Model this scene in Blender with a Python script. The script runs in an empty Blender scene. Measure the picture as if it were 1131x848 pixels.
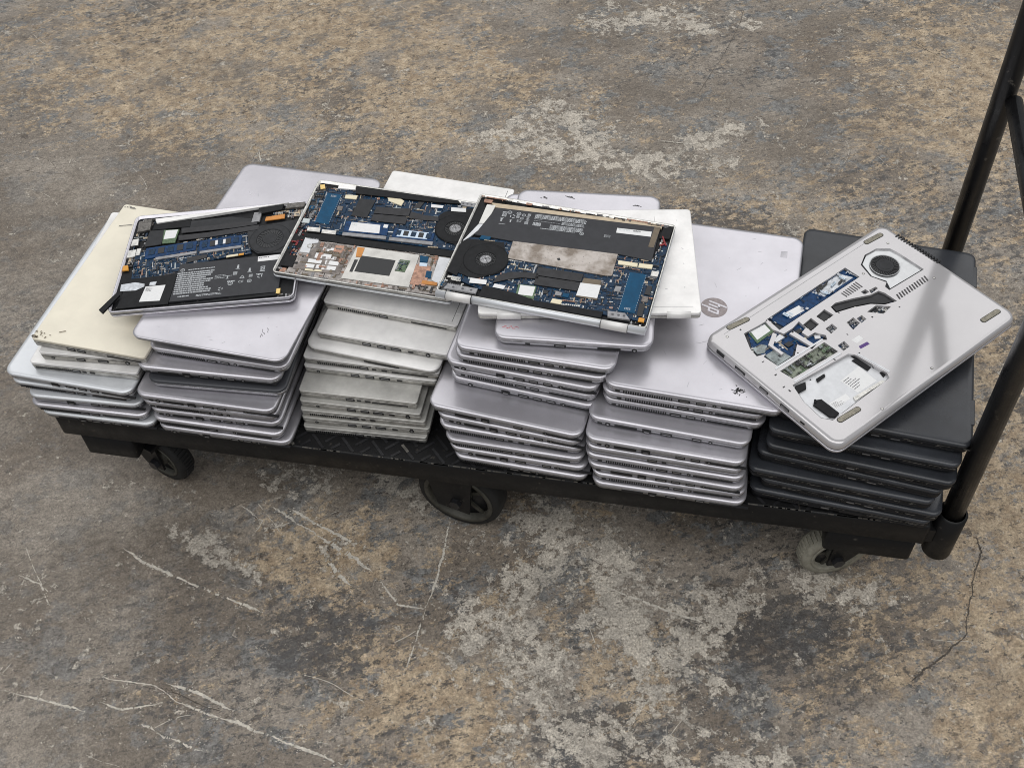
import bpy, bmesh, math, random
from mathutils import Vector, Matrix, Euler
R = math.radians
scene = bpy.context.scene
COL = scene.collection
# measured sizes and places (metres; opened laptops' pieces in millimetres on their own chassis)
CAM=(1224.9185636770007,[0.75307, -0.94317, 1.36757],[[0.983663, 0.176623, -0.034796], [-0.113616, 0.75905, 0.641042], [-0.139635, 0.626616, -0.766717]])
STACKS={'S1': (0.01875, [(-0.2256, -0.0072, 0.0, 0.1985, 0.23), (-0.2358, -0.0082, 0.0187, 0.1966, 0.94), (-0.2336, -0.0057, 0.0375, 0.1889, 1.97), (-0.2594, 0.0043, 0.0562, 0.2055, -0.87), (-0.263, 0.0045, 0.075, 0.2158, -3.05), (-0.2158, 0.0163, 0.0938, 0.1753, 0.78), (-0.1963, 0.0223, 0.1125, 0.1596, 3.19)]), 'S2': (0.0195, [(-0.0274, -0.0071, 0.0, 0.22, -0.52), (-0.0312, -0.0068, 0.0195, 0.2142, -0.77), (-0.0309, -0.0044, 0.039, 0.2129, 0.28), (-0.0385, -0.0052, 0.0585, 0.219, -0.12), (-0.0396, -0.009, 0.078, 0.2221, -0.41), (-0.0201, -0.0028, 0.0975, 0.2215, 2.44), (-0.0354, 0.0141, 0.117, 0.2248, 1.29), (-0.0201, 0.0371, 0.1365, 0.2222, -2.6)]), 'S3': (0.0165, [(0.2009, 0.0282, 0.0, 0.1956, 1.96), (0.1927, 0.0337, 0.0165, 0.2014, 1.86), (0.1967, 0.0355, 0.033, 0.1961, 1.41), (0.1984, 0.0403, 0.0495, 0.1903, 0.1), (0.1996, 0.0466, 0.066, 0.1848, 0.61), (0.2004, 0.0819, 0.0825, 0.2084, 0.05), (0.2009, 0.0859, 0.099, 0.2134, -0.75), (0.2034, 0.0946, 0.1155, 0.213, -5.93), (0.2207, 0.1108, 0.132, 0.2083, -4.67)]), 'S4': (0.0195, [(0.4431, 0.0075, 0.0, 0.2079, -2.93), (0.4367, 0.0089, 0.0195, 0.2117, -2.68), (0.4323, 0.0082, 0.039, 0.2114, -2.1), (0.4222, 0.0177, 0.0585, 0.2211, -3.56), (0.4196, 0.0218, 0.078, 0.2206, -5.64), (0.4088, 0.0233, 0.0975, 0.2345, -6.41), (0.4338, 0.0644, 0.117, 0.2231, -6.82), (0.4343, 0.0634, 0.1365, 0.2222, -5.98), (0.4308, 0.0597, 0.156, 0.2271, -5.39), (0.4461, 0.0568, 0.1755, 0.2228, -3.65), (0.4491, 0.0553, 0.195, 0.2287, -2.88)]), 'S5': (0.0195, [(0.6556, -0.0089, 0.0, 0.2258, -1.31), (0.6542, -0.0066, 0.0195, 0.2247, -1.36), (0.647, -0.0055, 0.039, 0.2281, -2.79), (0.6432, -0.0025, 0.0585, 0.2294, -2.74), (0.6429, -0.0025, 0.078, 0.2272, -2.83), (0.6426, -0.0028, 0.0975, 0.2269, -3.22), (0.6435, 0.0204, 0.117, 0.2292, -4.33), (0.6604, 0.041, 0.1365, 0.2285, -4.24), (0.6603, 0.0373, 0.156, 0.2279, -3.17)]), 'S6': (0.025, [(0.8835, 0.0112, 0.0, 0.2618, -4.78), (0.8943, 0.0129, 0.025, 0.2535, -6.05), (0.8754, 0.0103, 0.05, 0.2711, -4.99), (0.8835, 0.0228, 0.075, 0.2556, -7.54), (0.8928, 0.0166, 0.1, 0.2551, -6.72), (0.8927, 0.0247, 0.125, 0.2559, -5.82)])}
POSE={'O1': [0.03428, 0.1989, 0.19915, 0.19597, -0.00391, -0.06657, 0.28343, 0.21623], 'O2': [0.29242, 0.2609, 0.21333, -0.04654, -0.00086, 0.02576, 0.26612, 0.21611], 'W': [0.61637, 0.22128, 0.24611, 0.14866, 3e-05, -0.00118, 0.31055, 0.21491], 'O3': [0.57513, 0.20715, 0.25934, -0.10633, -0.0016, -0.00479, 0.30165, 0.21379], 'O4': [1.00778, 0.17346, 0.21658, 0.82633, 0.00317, -0.00624, 0.36839, 0.24766], 'S4b': [0.6062, 0.22717, 0.23327, 0.05909, -0.00294, -0.00096, 0.22072, 0.31503], 'S2': [0.10753, 0.22469, 0.18474, -0.10088, -0.00308, -0.04421, 0.25001, 0.4106], 'S3': [0.34244, 0.30561, 0.16523, -0.09652, 0.00108, 0.00051, 0.21501, 0.31781], 'S5': [0.79726, 0.20166, 0.19505, -0.06229, 8e-05, -0.00017, 0.2462, 0.35069], 'S6': [1.04529, 0.21516, 0.17504, -0.09242, 0.00028, -0.00019, 0.25726, 0.37965], 'S1c': [-0.09863, 0.18234, 0.14996, -0.06633, -0.00106, -0.00138, 0.19483, 0.31269]}
COMP={'O1': [('circuit_board', 'pcb', -4, -2.6, [(-125.5, 24.5), (-25.7, 40.0), (50.7, 55.9), (63.3, -2.8), (18.5, -6.6), (-40.0, -19.0), (-46.0, -35.9), (-119.9, -36.2)], None),
('hinge_bar', 'whitesilver', -3, 1.5, [(-106.1, 94.8), (105.4, 117.4), (110.8, 106.4), (-101.9, 84.1)], None),
('hinge_bracket', 'gunmetal', -4, 0, [(-133.3, 93.1), (-112.1, 98.2), (-111.0, 71.9), (-131.4, 68.7)], None),
('hinge_bracket', 'gunmetal', -4, 0.4, [(109.4, 115.8), (137.5, 116.6), (136.8, 93.4), (105.8, 93.0)], None),
('speaker_bar', 'blackplastic', -4, -0.6, [(-105.4, 86.9), (-46.8, 94.8), (-45.8, 70.9), (-106.9, 70.7)], None),
('speaker_bar', 'blackplastic', -4, 0, [(61.9, 105.5), (102.4, 107.9), (101.1, 91.8), (63.0, 85.4)], None),
('heat_shield', 'darkgrey', -3, -1.2, [(-111.1, 70.1), (-85.0, 69.9), (-86.3, 35.6), (-113.1, 33.3)], None),
('wireless_card', 'greenpcb', -2.4, -0.9, [(-87.8, 68.5), (-62.5, 67.5), (-64.1, 36.8), (-85.0, 37.3)], None),
('card_label', 'paper', -0.9, -0.7, [(-84.3, 66.9), (-64.4, 66.2), (-65.7, 47.5), (-84.1, 46.3)], 'wireless_card'),
('heat_pipe', 'blackmetal', -2.4, -0.6, [(-59.3, 67.2), (26.0, 70.5), (63.2, 71.0), (64.4, 61.8), (27.7, 58.5), (-57.4, 57.0)], None),
('heat_pipe', 'blackmetal', -2.4, -0.4, [(-61.1, 51.9), (-14.7, 53.1), (67.7, 60.2), (69.2, 49.3), (-12.8, 41.2), (-59.0, 40.1)], None),
('heat_sink_plate', 'darkgrey', -2.6, -1.4, [(-61.8, 85.3), (20.2, 86.8), (52.7, 77.9), (56.9, 69.6), (22.5, 70.9), (-59.7, 68.1)], None),
('memory_module', 'pcbblue', -2.4, -1, [(-109.1, 29.0), (-28.2, 35.9), (-27.6, 14.8), (-107.1, 4.0)], None),
('memory_module', 'pcbblue', -2.4, -1, [(-23.8, 35.3), (43.2, 40.4), (44.6, 17.3), (-21.9, 11.4)], None),
('module_label', 'paper', -1, -0.8, [(0.7, 32.8), (23.9, 34.3), (25.3, 24.4), (1.8, 22.2)], 'memory_module.1'),
('socket_latch', 'grey', -2.4, -0.3, [(-89.4, 5.3), (-24.8, 11.9), (-24.4, 6.2), (-88.9, -0.3)], None),
('socket_latch', 'grey', -2.4, -0.3, [(-20.0, 10.4), (45.6, 16.0), (45.8, 10.8), (-19.7, 5.2)], None),
('connector', 'orange', -3, -0.5, [(-141.0, -7.4), (-130.8, -6.5), (-127.6, -17.6), (-137.5, -18.0)], None),
('usb_socket', 'silvermetal', -3, -0.3, [(-136.7, 26.1), (-124.1, 28.0), (-123.5, 11.8), (-136.5, 10.3)], None),
('usb_socket', 'silvermetal', -3, -0.3, [(-135.2, 51.5), (-125.2, 52.9), (-123.7, 38.1), (-135.4, 37.3)], None),
('power_socket', 'silvermetal', -3, -0.5, [(-123.5, 29.4), (-116.5, 29.9), (-116.7, 15.5), (-123.2, 14.1)], None),
('ribbon_cable', 'orangefilm', -2, -0.6, [(76.3, 77.5), (106.9, 80.7), (107.2, 70.6), (75.9, 68.4)], None),
('metal_bracket', 'grey', -3, 0, [(56.0, 90.5), (68.5, 90.7), (67.3, 68.9), (54.4, 67.9)], None),
('battery', 'batteryblack', -4, -0.6, [(-46.0, -15.2), (116.2, -11.6), (116.4, -93.6), (-49.2, -95.6)], None),
('battery_label', 'paper', -0.6, -0.45, [(76.0, -13.9), (114.8, -12.4), (114.6, -23.4), (76.8, -24.7)], 'battery'),
('speaker_box', 'blackplastic', -4, -1, [(-129.5, -100.3), (-123.3, -38.6), (-47.3, -34.1), (-50.2, -99.1)], None),
('drive_label', 'paper', -1, -0.75, [(-92.2, -58.0), (-61.4, -57.9), (-64.3, -90.9), (-96.2, -89.6)], 'speaker_box'),
('foil_patch', 'foil', -1, -0.7, [(-132.4, -49.1), (-111.0, -46.7), (-94.9, -51.9), (-94.6, -57.7), (-106.4, -64.5), (-131.1, -63.6)], 'speaker_box'),
('foil_patch', 'foil', -1, -0.7, [(-87.2, -49.5), (-76.6, -48.7), (-77.5, -56.5), (-87.0, -56.6)], 'speaker_box'),
('inner_rib', 'blackplastic', -4, -0.3, [(-136.2, -108.9), (-49.2, -103.1), (-48.9, -107.9), (-136.6, -113.6)], None),
('inner_rib', 'blackplastic', -4, -0.3, [(-48.7, -102.4), (115.9, -95.4), (115.6, -100.5), (-48.4, -107.6)], None),
('corner_screw', 'gold', -3, 0.2, [(113.6, -87.6), (120.0, -87.1), (119.9, -96.8), (113.7, -97.6)], None),
('loose_trim_strip', 'blackplastic', 0, 3, [(-153.9, -102.9), (-133.8, -69.4), (-127.5, -75.1), (-146.5, -110.9)], None),
('small_chip', 'blackchip', -2.4, -1.2, [(-38.3, -0.1), (-6.9, 3.7), (-5.7, -4.2), (-37.5, -13.1)], None),
('board_plug', 'cream', -2.4, -1.2, [(24.6, -3.7), (42.5, -2.1), (43.1, -6.0), (24.6, -8.0)], None),
('board_plug', 'orange', -2.4, -1.4, [(43.6, -1.6), (51.9, -0.9), (51.9, -5.2), (43.6, -5.9)], None)], 'O2': [('circuit_board', 'pcb', -4, -2.6, [(-119.8, 92.3), (-73.0, 97.7), (98.1, 100.2), (130.1, 103.5), (117.4, -3.1), (77.0, -5.0), (-68.5, -7.2), (-127.2, -5.3)], None),
('edge_board', 'blackpcb', -4, -2, [(-136.6, 94.2), (-121.0, 96.2), (-115.7, 26.9), (-127.1, -5.0), (-128.6, -9.8)], None),
('slot_plate', 'brightblue', -2.6, -1.6, [(-115.8, 81.0), (-91.1, 81.6), (-89.5, 10.8), (-113.2, 11.0)], None),
('corner_screw', 'gold', -3, 0.2, [(-132.7, 95.3), (-125.5, 97.8), (-121.3, 88.6), (-128.7, 85.6)], None),
('processor_cover', 'darkgrey', -2.6, -0.8, [(-60.6, 77.8), (-34.2, 80.2), (-35.9, 37.3), (-61.6, 36.8)], None),
('heat_sink_plate', 'blackmetal', -2.6, -0.6, [(-28.8, 64.8), (26.7, 71.3), (27.3, 54.0), (-28.6, 49.2)], None),
('heat_sink_plate', 'blackmetal', -2.6, -0.6, [(-28.7, 47.4), (27.2, 52.2), (27.3, 35.0), (-27.9, 32.0)], None),
('heat_pipe', 'blackmetal', -2.4, -0.5, [(27.8, 65.4), (52.3, 61.6), (73.7, 63.0), (76.5, 52.8), (55.3, 50.9), (28.3, 49.6)], None),
('hinge_cover', 'blackplastic', -4, 0.6, [(-74.8, 104.4), (94.5, 114.4), (98.2, 97.9), (54.6, 93.1), (-69.6, 86.5)], None),
('hinge_bracket', 'grey', -3, 0, [(98.4, 105.6), (127.7, 107.3), (126.4, 95.0), (100.9, 95.9)], None),
('hinge_strip', 'whitesilver', -3, -0.2, [(-103.3, 102.1), (-75.4, 103.8), (-73.2, 96.2), (-102.1, 93.7)], None),
('antenna_plug', 'cream', -2.6, -0.6, [(-20.0, 93.0), (-8.8, 98.2), (10.4, 87.3), (9.1, 75.4), (-13.5, 82.1)], None),
('solid_state_drive', 'pcbblue', -2.4, -1, [(-65.0, 23.1), (2.9, 30.1), (6.8, 5.1), (-62.0, -0.9)], None),
('drive_label', 'paper', -1, -0.8, [(-55.7, 22.6), (-9.9, 25.3), (-6.0, 6.6), (-54.4, 2.7)], 'solid_state_drive'),
('drive_label', 'paper', -1, -0.8, [(-4.9, 28.2), (2.2, 28.4), (2.6, 20.9), (-4.2, 20.8)], 'solid_state_drive'),
('memory_module', 'pcbblue', -2.4, -1, [(13.6, 23.5), (77.7, 25.8), (79.1, 7.6), (15.0, 3.4)], None),
('module_label', 'bluepaper', -1, -0.8, [(21.0, 21.7), (68.3, 24.5), (69.3, 9.7), (21.8, 6.4)], 'memory_module'),
('socket_latch', 'grey', -2.4, -0.5, [(-62.1, -2.4), (6.9, 2.8), (7.8, -4.0), (-61.3, -9.3)], None),
('socket_latch', 'grey', -2.4, -0.5, [(11.5, 2.1), (80.2, 6.0), (80.9, -1.2), (12.3, -4.8)], None),
('fan_label', 'paper', -0.2, 0, [(87.5, 87.5), (110.9, 89.8), (113.0, 81.5), (89.5, 78.7)], None),
('cable_tag', 'paper', -0.6, -0.3, [(54.9, 88.2), (74.5, 89.2), (74.5, 83.2), (56.3, 81.1)], None),
('cover_strip', 'blackplastic', -3.2, -1.2, [(-115.0, -16.7), (-68.6, -11.0), (-37.0, -13.0), (115.2, -6.0), (115.8, -19.6), (-39.0, -25.6), (-112.8, -27.2)], None),
('palm_plate', 'warmsilver', -4, -2.6, [(-114.3, -28.2), (-39.4, -25.1), (114.2, -19.7), (112.4, -100.7), (5.5, -107.8), (-119.0, -112.4)], None),
('clasp_plate', 'palesilver', -2.6, -1.2, [(-115.0, -25.5), (-93.3, -23.4), (-91.3, -32.7), (-100.0, -35.4), (-97.5, -56.5), (-112.9, -57.3)], None),
('speaker_box', 'blackplastic', -4, -1, [(-129.6, -68.0), (-113.6, -65.4), (-112.2, -90.5), (-130.3, -91.1)], None),
('keyboard_panel', 'taupe', -2.6, -1.6, [(-89.5, -31.8), (-37.9, -29.3), (-38.5, -91.8), (-110.8, -92.9)], None),
('keyboard_label', 'paper', -1.6, -1.4, [(-87.3, -54.1), (-54.1, -52.4), (-52.7, -62.8), (-86.5, -65.0)], 'keyboard_panel'),
('keyboard_label', 'paper', -1.6, -1.4, [(-94.2, -68.4), (-72.9, -68.0), (-72.6, -75.2), (-93.4, -76.7)], 'keyboard_panel'),
('keyboard_label', 'paper', -1.6, -1.4, [(-67.8, -66.1), (-46.6, -65.7), (-46.1, -73.6), (-66.5, -75.1)], 'keyboard_panel'),
('keyboard_label', 'paper', -1.6, -1.4, [(-94.4, -79.1), (-72.9, -77.8), (-72.2, -85.2), (-93.5, -87.7)], 'keyboard_panel'),
('keyboard_label', 'paper', -1.6, -1.4, [(-69.4, -77.4), (-47.5, -76.4), (-47.0, -84.3), (-68.1, -86.4)], 'keyboard_panel'),
('keyboard_label', 'paper', -1.6, -1.4, [(-80.0, -39.5), (-62.4, -38.8), (-62.2, -46.5), (-79.2, -47.2)], 'keyboard_panel'),
('keyboard_label', 'cream', -1.6, -1.4, [(-92.1, -89.9), (-66.4, -87.7), (-66.5, -91.0), (-91.5, -94.0)], 'keyboard_panel'),
('copper_panel', 'copperfilm', -2.6, -1.6, [(-59.4, -34.0), (-37.2, -33.1), (-39.4, -69.0), (-56.1, -68.4)], None),
('touchpad_frame', 'brushed', -2.6, -1.4, [(-31.0, -26.7), (67.7, -25.5), (71.2, -94.7), (-33.4, -97.9)], None),
('touchpad', 'touchblack', -1.4, -1, [(-18.0, -45.9), (35.6, -44.8), (35.8, -78.3), (-18.2, -80.1)], 'touchpad_frame'),
('touchpad_board', 'greenpcb', -1.4, -0.8, [(41.6, -41.6), (57.7, -41.1), (56.0, -65.8), (40.4, -65.9)], 'touchpad_frame'),
('side_slot', 'touchblack', -1.4, -1.2, [(-25.5, -55.8), (-20.1, -55.5), (-20.6, -82.1), (-25.3, -82.3)], 'touchpad_frame'),
('ribbon_cable', 'orangefilm', -1.4, -0.8, [(-29.5, -29.2), (-18.0, -28.9), (-17.3, -48.9), (-25.6, -49.9)], 'touchpad_frame'),
('flex_cable', 'copperfilm', -2.6, -1.4, [(67.8, -45.0), (91.8, -44.9), (93.9, -86.5), (69.2, -87.0)], None),
('board_plug', 'brightblue', -2.4, -0.8, [(68.7, -26.8), (82.5, -26.4), (83.5, -38.9), (71.8, -39.7)], None),
('board_plug', 'bluepaper', -2.4, -1, [(72.2, -41.1), (84.5, -40.1), (85.3, -47.5), (73.6, -48.4)], None),
('board_plug', 'brightblue', -2.4, -1, [(87.0, -55.5), (95.3, -55.4), (97.5, -69.8), (88.7, -70.1)], None),
('ribbon_cable', 'orangefilm', -2.4, -1, [(86.6, -76.3), (110.2, -76.1), (110.5, -82.5), (86.6, -83.6)], None),
('side_plate', 'palesilver', -2.6, -1.2, [(97.7, -22.6), (115.8, -23.0), (116.1, -81.9), (99.4, -72.5)], None),
('usb_socket', 'silvermetal', -2.6, -0.6, [(-119.3, -2.7), (-98.7, -0.4), (-97.0, -9.9), (-117.8, -11.3)], None),
('usb_socket', 'silvermetal', -2.6, -0.6, [(-95.5, -3.3), (-72.2, -1.8), (-71.3, -10.1), (-93.9, -11.4)], None),
('sensor_block', 'greypaper', -2.6, -0.8, [(-132.6, 15.0), (-121.8, 16.0), (-120.0, 6.4), (-131.3, 5.3)], None),
('board_plug', 'cream', -2.4, -1, [(-85.4, 82.1), (-65.4, 84.6), (-65.5, 75.1), (-84.3, 73.9)], None),
('small_chip', 'blackchip', -2.4, -1.2, [(33.9, 93.1), (43.3, 93.7), (38.9, 75.6), (28.1, 75.1)], None),
('small_chip', 'taupe', -2.4, -1.2, [(-89.2, 54.8), (-80.7, 55.2), (-79.3, 45.4), (-88.0, 44.8)], None)], 'O3': [('circuit_board', 'pcb', -4, -2.6, [(-137.6, -73.5), (-142.2, 11.7), (-77.6, 18.0), (82.1, 26.9), (132.1, 29.1), (137.6, 64.0), (153.2, 65.5), (146.8, -93.1), (88.0, -93.2), (-94.4, -87.3)], None),
('front_strip', 'tan', -3.5, -1.2, [(-129.0, 91.1), (131.2, 108.8), (131.3, 95.2), (-118.2, 81.6)], None),
('side_foam', 'paperwhite', -3, -0.8, [(-133.9, 85.9), (-120.4, 86.6), (-121.9, 43.8), (-133.3, 42.5)], None),
('side_tape', 'palesilver', -3, -1, [(-133.0, 41.3), (-122.4, 43.0), (-136.9, 11.2), (-152.3, -8.4)], None),
('battery', 'batteryblack', -4, -0.6, [(-118.3, 81.8), (129.3, 96.9), (131.5, 24.1), (82.1, 26.6), (-77.0, 16.4), (-131.9, 16.8)], None),
('battery_label', 'paper', -0.6, -0.45, [(68.3, 80.3), (119.1, 84.1), (119.7, 73.3), (69.0, 69.9)], 'battery'),
('battery_tab', 'brownfilm', -0.6, -0.3, [(120.9, 95.5), (129.8, 95.8), (128.3, 51.6), (120.4, 51.6)], 'battery'),
('metal_shield', 'stainedsteel', -2.6, -0.8, [(-73.4, 17.5), (81.6, 28.5), (83.5, -18.4), (74.1, -20.8), (-71.1, -19.5)], None),
('shield_hole', 'touchblack', -0.8, -0.7, [(-1.3, -3.2), (2.0, -1.0), (4.6, -5.0), (1.2, -7.7)], 'metal_shield'),
('duct_cover', 'blackplastic', -3, -0.7, [(-145.8, 0.5), (-131.1, 0.3), (-130.9, -71.5), (-149.1, -65.6)], None),
('fan_label', 'paper', -0.2, 0, [(-110.1, -71.6), (-86.0, -70.5), (-84.7, -79.1), (-108.9, -81.6)], None),
('cable_tag', 'paper', -0.8, -0.5, [(-73.5, -74.0), (-57.4, -74.4), (-58.4, -81.7), (-74.4, -81.3)], None),
('heat_pipe', 'blackmetal', -2.4, -0.5, [(-74.5, -57.7), (-58.7, -46.1), (-37.8, -40.9), (-19.1, -39.4), (-16.2, -49.9), (-40.6, -53.3), (-57.5, -61.1), (-76.3, -72.9)], None),
('heat_sink_plate', 'blackmetal', -2.6, -0.5, [(-23.2, -26.8), (43.7, -25.1), (43.9, -41.1), (-22.4, -43.4)], None),
('heat_sink_plate', 'blackmetal', -2.6, -0.5, [(-21.9, -45.0), (43.8, -42.9), (43.0, -59.8), (-19.1, -62.2)], None),
('wireless_card', 'greenpcb', -2.4, -1, [(-40.8, -66.2), (-14.8, -64.1), (-12.3, -88.9), (-38.8, -90.3)], None),
('card_label', 'paper', -1, -0.8, [(-37.6, -67.4), (-16.1, -66.0), (-15.3, -84.6), (-35.9, -86.3)], 'wireless_card'),
('solid_state_drive', 'brownfilm', -2.4, -1, [(45.4, -31.8), (70.7, -30.3), (73.9, -69.8), (43.0, -69.8)], None),
('drive_label', 'paper', -1, -0.75, [(43.4, -42.8), (72.5, -40.8), (73.2, -66.8), (43.5, -68.2)], 'solid_state_drive'),
('slot_plate', 'brightblue', -2.6, -1.4, [(105.3, -4.3), (130.1, -3.5), (129.6, -81.8), (106.0, -81.9)], None),
('gold_connector', 'cream', -2.6, -0.8, [(84.8, 14.5), (113.0, 15.1), (114.0, 7.6), (85.9, 7.0)], None),
('gold_connector', 'cream', -2.6, -0.8, [(114.8, 15.6), (134.4, 17.3), (134.9, 8.8), (115.3, 7.5)], None),
('hinge_cover', 'blackplastic', -4, -0.3, [(-88.1, -81.4), (-37.7, -85.5), (-7.5, -92.7), (87.3, -90.2), (87.0, -102.1), (-88.9, -104.5)], None),
('hinge_bracket', 'grey', -3, 0, [(92.6, -87.1), (117.1, -85.5), (126.4, -96.6), (95.2, -98.2)], None),
('hinge_bracket', 'grey', -3, 0, [(-138.1, -90.7), (-93.5, -89.7), (-93.5, -99.8), (-141.3, -100.3)], None),
('board_plug', 'orange', -2.6, -0.8, [(136.7, -88.2), (144.7, -87.9), (145.1, -95.3), (136.8, -95.7)], None),
('board_plug', 'cream', -2.6, -0.6, [(13.0, -82.1), (27.5, -81.9), (26.7, -90.7), (12.1, -90.5)], None),
('board_plug', 'brightblue', -2.4, -0.5, [(-121.2, 17.9), (-106.5, 17.6), (-107.7, 10.6), (-123.0, 9.7)], None),
('speaker_box', 'blackplastic', -4, -1.2, [(134.1, 105.6), (148.5, 105.7), (146.2, 76.4), (132.3, 74.4)], None),
('red_wire', 'red', -2, -0.6, [(135.1, 79.2), (136.9, 79.6), (142.5, 67.7), (145.9, 61.5), (143.9, 60.5), (140.3, 66.2)], None),
('red_wire', 'red', -2, -0.4, [(135.0, 60.9), (142.3, 65.5), (144.0, 63.1), (136.2, 57.9)], None),
('edge_socket', 'silvermetal', -2.6, -0.6, [(135.4, 5.1), (146.2, 5.1), (145.8, -4.9), (135.4, -5.7)], None),
('edge_socket', 'taupe', -2.6, -0.8, [(132.9, -46.6), (141.4, -46.2), (141.9, -57.3), (133.2, -57.7)], None),
('edge_socket', 'blackchip', -2.6, -0.8, [(135.5, -25.0), (142.4, -24.6), (142.2, -42.9), (134.6, -42.7)], None),
('edge_socket', 'blackchip', -2.6, -0.8, [(131.7, -60.7), (139.8, -60.3), (140.7, -85.9), (133.1, -85.7)], None),
('small_chip', 'grey', -2.4, -1.2, [(92.6, -36.2), (101.1, -35.8), (101.0, -46.3), (91.9, -46.9)], None),
('small_chip', 'blackchip', -2.4, -1.2, [(-3.1, -68.9), (4.1, -68.9), (3.9, -75.0), (-2.9, -75.4)], None),
('small_chip', 'grey', -2.4, -1.2, [(13.7, -67.3), (23.0, -66.8), (23.2, -73.7), (14.0, -74.3)], None),
('small_chip', 'brightblue', -2.4, -1.2, [(24.7, -67.6), (34.1, -67.5), (33.7, -74.5), (25.1, -75.0)], None),
('corner_clip', 'copperfilm', -2, -0.4, [(-140.9, 96.5), (-127.2, 96.7), (-128.4, 89.3), (-140.1, 89.5)], None)], 'O4': [('circuit_board', 'pcbblue', -5.5, -4.8, [(-128.4, 91.9), (-95.6, 90.6), (-89.9, 60.6), (-61.6, 60.1), (-60.4, 49.2), (-70.6, 46.2), (-50.7, 21.6), (-79.2, 18.6), (-91.7, 37.0), (-109.4, 25.4), (-136.9, 24.9), (-144.3, 68.0)], None),
('service_bracket', 'shell', -4, -0.6, [(-124.5, 57.5), (-103.3, 69.4), (-101.3, 63.6), (-121.1, 52.0), (-119.4, 32.9), (-124.2, 32.7)], None),
('service_bracket', 'shell', -4, -0.5, [(-87.7, 53.7), (-79.4, 54.0), (-75.4, 18.8), (-82.2, 18.9)], None),
('service_bracket', 'palesilver', -4, -1, [(-97.9, 61.3), (-96.3, 53.0), (-111.9, 53.2), (-113.1, 59.7)], None),
('chip_cover', 'blackchip', -4.8, -2.6, [(-105.7, 45.8), (-96.2, 45.1), (-95.2, 37.3), (-105.0, 37.7)], None),
('chip_cover', 'blackchip', -4.8, -2.8, [(-77.3, 52.2), (-68.2, 53.2), (-67.1, 46.7), (-76.8, 46.2)], None),
('board_plug', 'cream', -4.8, -3, [(-83.9, 38.3), (-73.8, 37.0), (-73.3, 33.1), (-83.8, 34.0)], None),
('board_plug', 'palesilver', -4.8, -2.6, [(-61.9, 31.0), (-54.3, 26.2), (-58.5, 21.3), (-65.4, 25.5)], None),
('memory_module', 'pcbblue', -5.3, -3.8, [(66.5, 93.6), (71.3, 69.7), (-81.2, 69.2), (-85.6, 92.8)], None),
('module_label', 'paper', -3.8, -3.6, [(-60.5, 86.4), (-35.4, 84.2), (-36.2, 72.4), (-63.3, 74.3)], 'memory_module'),
('foil_patch', 'foil', -3.8, -3.6, [(-2.9, 90.9), (55.3, 91.7), (66.0, 73.8), (5.0, 73.3)], 'memory_module'),
('wireless_card', 'greenpcb', -5.3, -3.3, [(-128.2, 90.0), (-97.9, 89.3), (-98.5, 71.4), (-132.6, 69.9)], None),
('card_label', 'paper', -3.3, -3.1, [(-124.2, 90.7), (-99.4, 88.9), (-101.5, 75.1), (-128.2, 74.4)], 'wireless_card'),
('memory_module', 'greenfoil', -5.3, -3.8, [(-141.9, 15.9), (-60.8, 13.5), (-59.1, -9.1), (-139.4, -7.2)], None),
('clear_film', 'film', -5.3, -4, [(-140.1, 48.1), (-117.7, 47.6), (-113.6, 23.8), (-139.8, 24.3)], None),
('clear_film', 'film', -5.3, -4, [(-144.1, 68.4), (-128.6, 66.0), (-124.0, 58.9), (-136.0, 51.5), (-146.5, 56.0)], None),
('fan_housing', 'brightmetal', -5.5, -2.8, [(95.8, 83.0), (113.8, 91.7), (135.7, 90.4), (150.0, 78.7), (152.8, 63.6), (154.4, 21.6), (89.0, 25.1), (96.5, 38.5), (87.8, 57.9)], None),
('heat_pipe', 'blackmetal', -5.5, -3.4, [(-1.4, 53.2), (6.8, 53.1), (31.6, 43.1), (55.7, 32.2), (70.7, 30.4), (74.8, 23.3), (76.2, 4.5), (60.4, 10.8), (46.2, 23.9), (22.2, 34.7), (-3.1, 43.0)], None),
('chip_cover', 'blackchip', -5.5, -3.4, [(-31.8, 53.4), (-15.0, 54.9), (-12.6, 41.4), (-30.3, 40.8)], None),
('chip_cover', 'blackchip', -5.5, -3.4, [(-57.7, 53.8), (-41.8, 55.1), (-41.3, 41.9), (-57.1, 40.7)], None),
('drive_tray', 'palesilver', -5.5, -5.2, [(-147.8, -11.9), (-49.9, -21.1), (-43.8, -27.4), (-35.1, -75.8), (-39.1, -83.7), (-107.6, -84.5), (-150.2, -85.6), (-159.7, -73.6), (-157.7, -42.2)], None),
('drive_label', 'paper', -5.2, -5, [(-93.8, -46.7), (-54.7, -44.9), (-56.0, -77.3), (-91.1, -75.3)], 'drive_tray'),
('drive_label', 'paper', -5.2, -5, [(-135.0, -63.9), (-104.7, -66.2), (-105.6, -75.7), (-133.9, -76.6)], 'drive_tray'),
('rubber_bumper', 'blackplastic', -5.2, -3.6, [(-50.4, -25.2), (-41.8, -26.8), (-40.7, -37.1), (-49.2, -35.5)], 'drive_tray'),
('rubber_bumper', 'blackplastic', -5.2, -3.6, [(-55.2, -32.1), (-46.9, -33.4), (-44.4, -56.8), (-52.7, -58.0)], 'drive_tray'),
('rubber_bumper', 'blackplastic', -5.2, -3.6, [(-44.1, -33.0), (-36.9, -34.8), (-35.1, -57.7), (-42.2, -59.9)], 'drive_tray'),
('rubber_bumper', 'blackplastic', -5.2, -3.6, [(-42.5, -70.2), (-37.9, -71.3), (-40.0, -78.1), (-44.8, -78.7)], 'drive_tray'),
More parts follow.
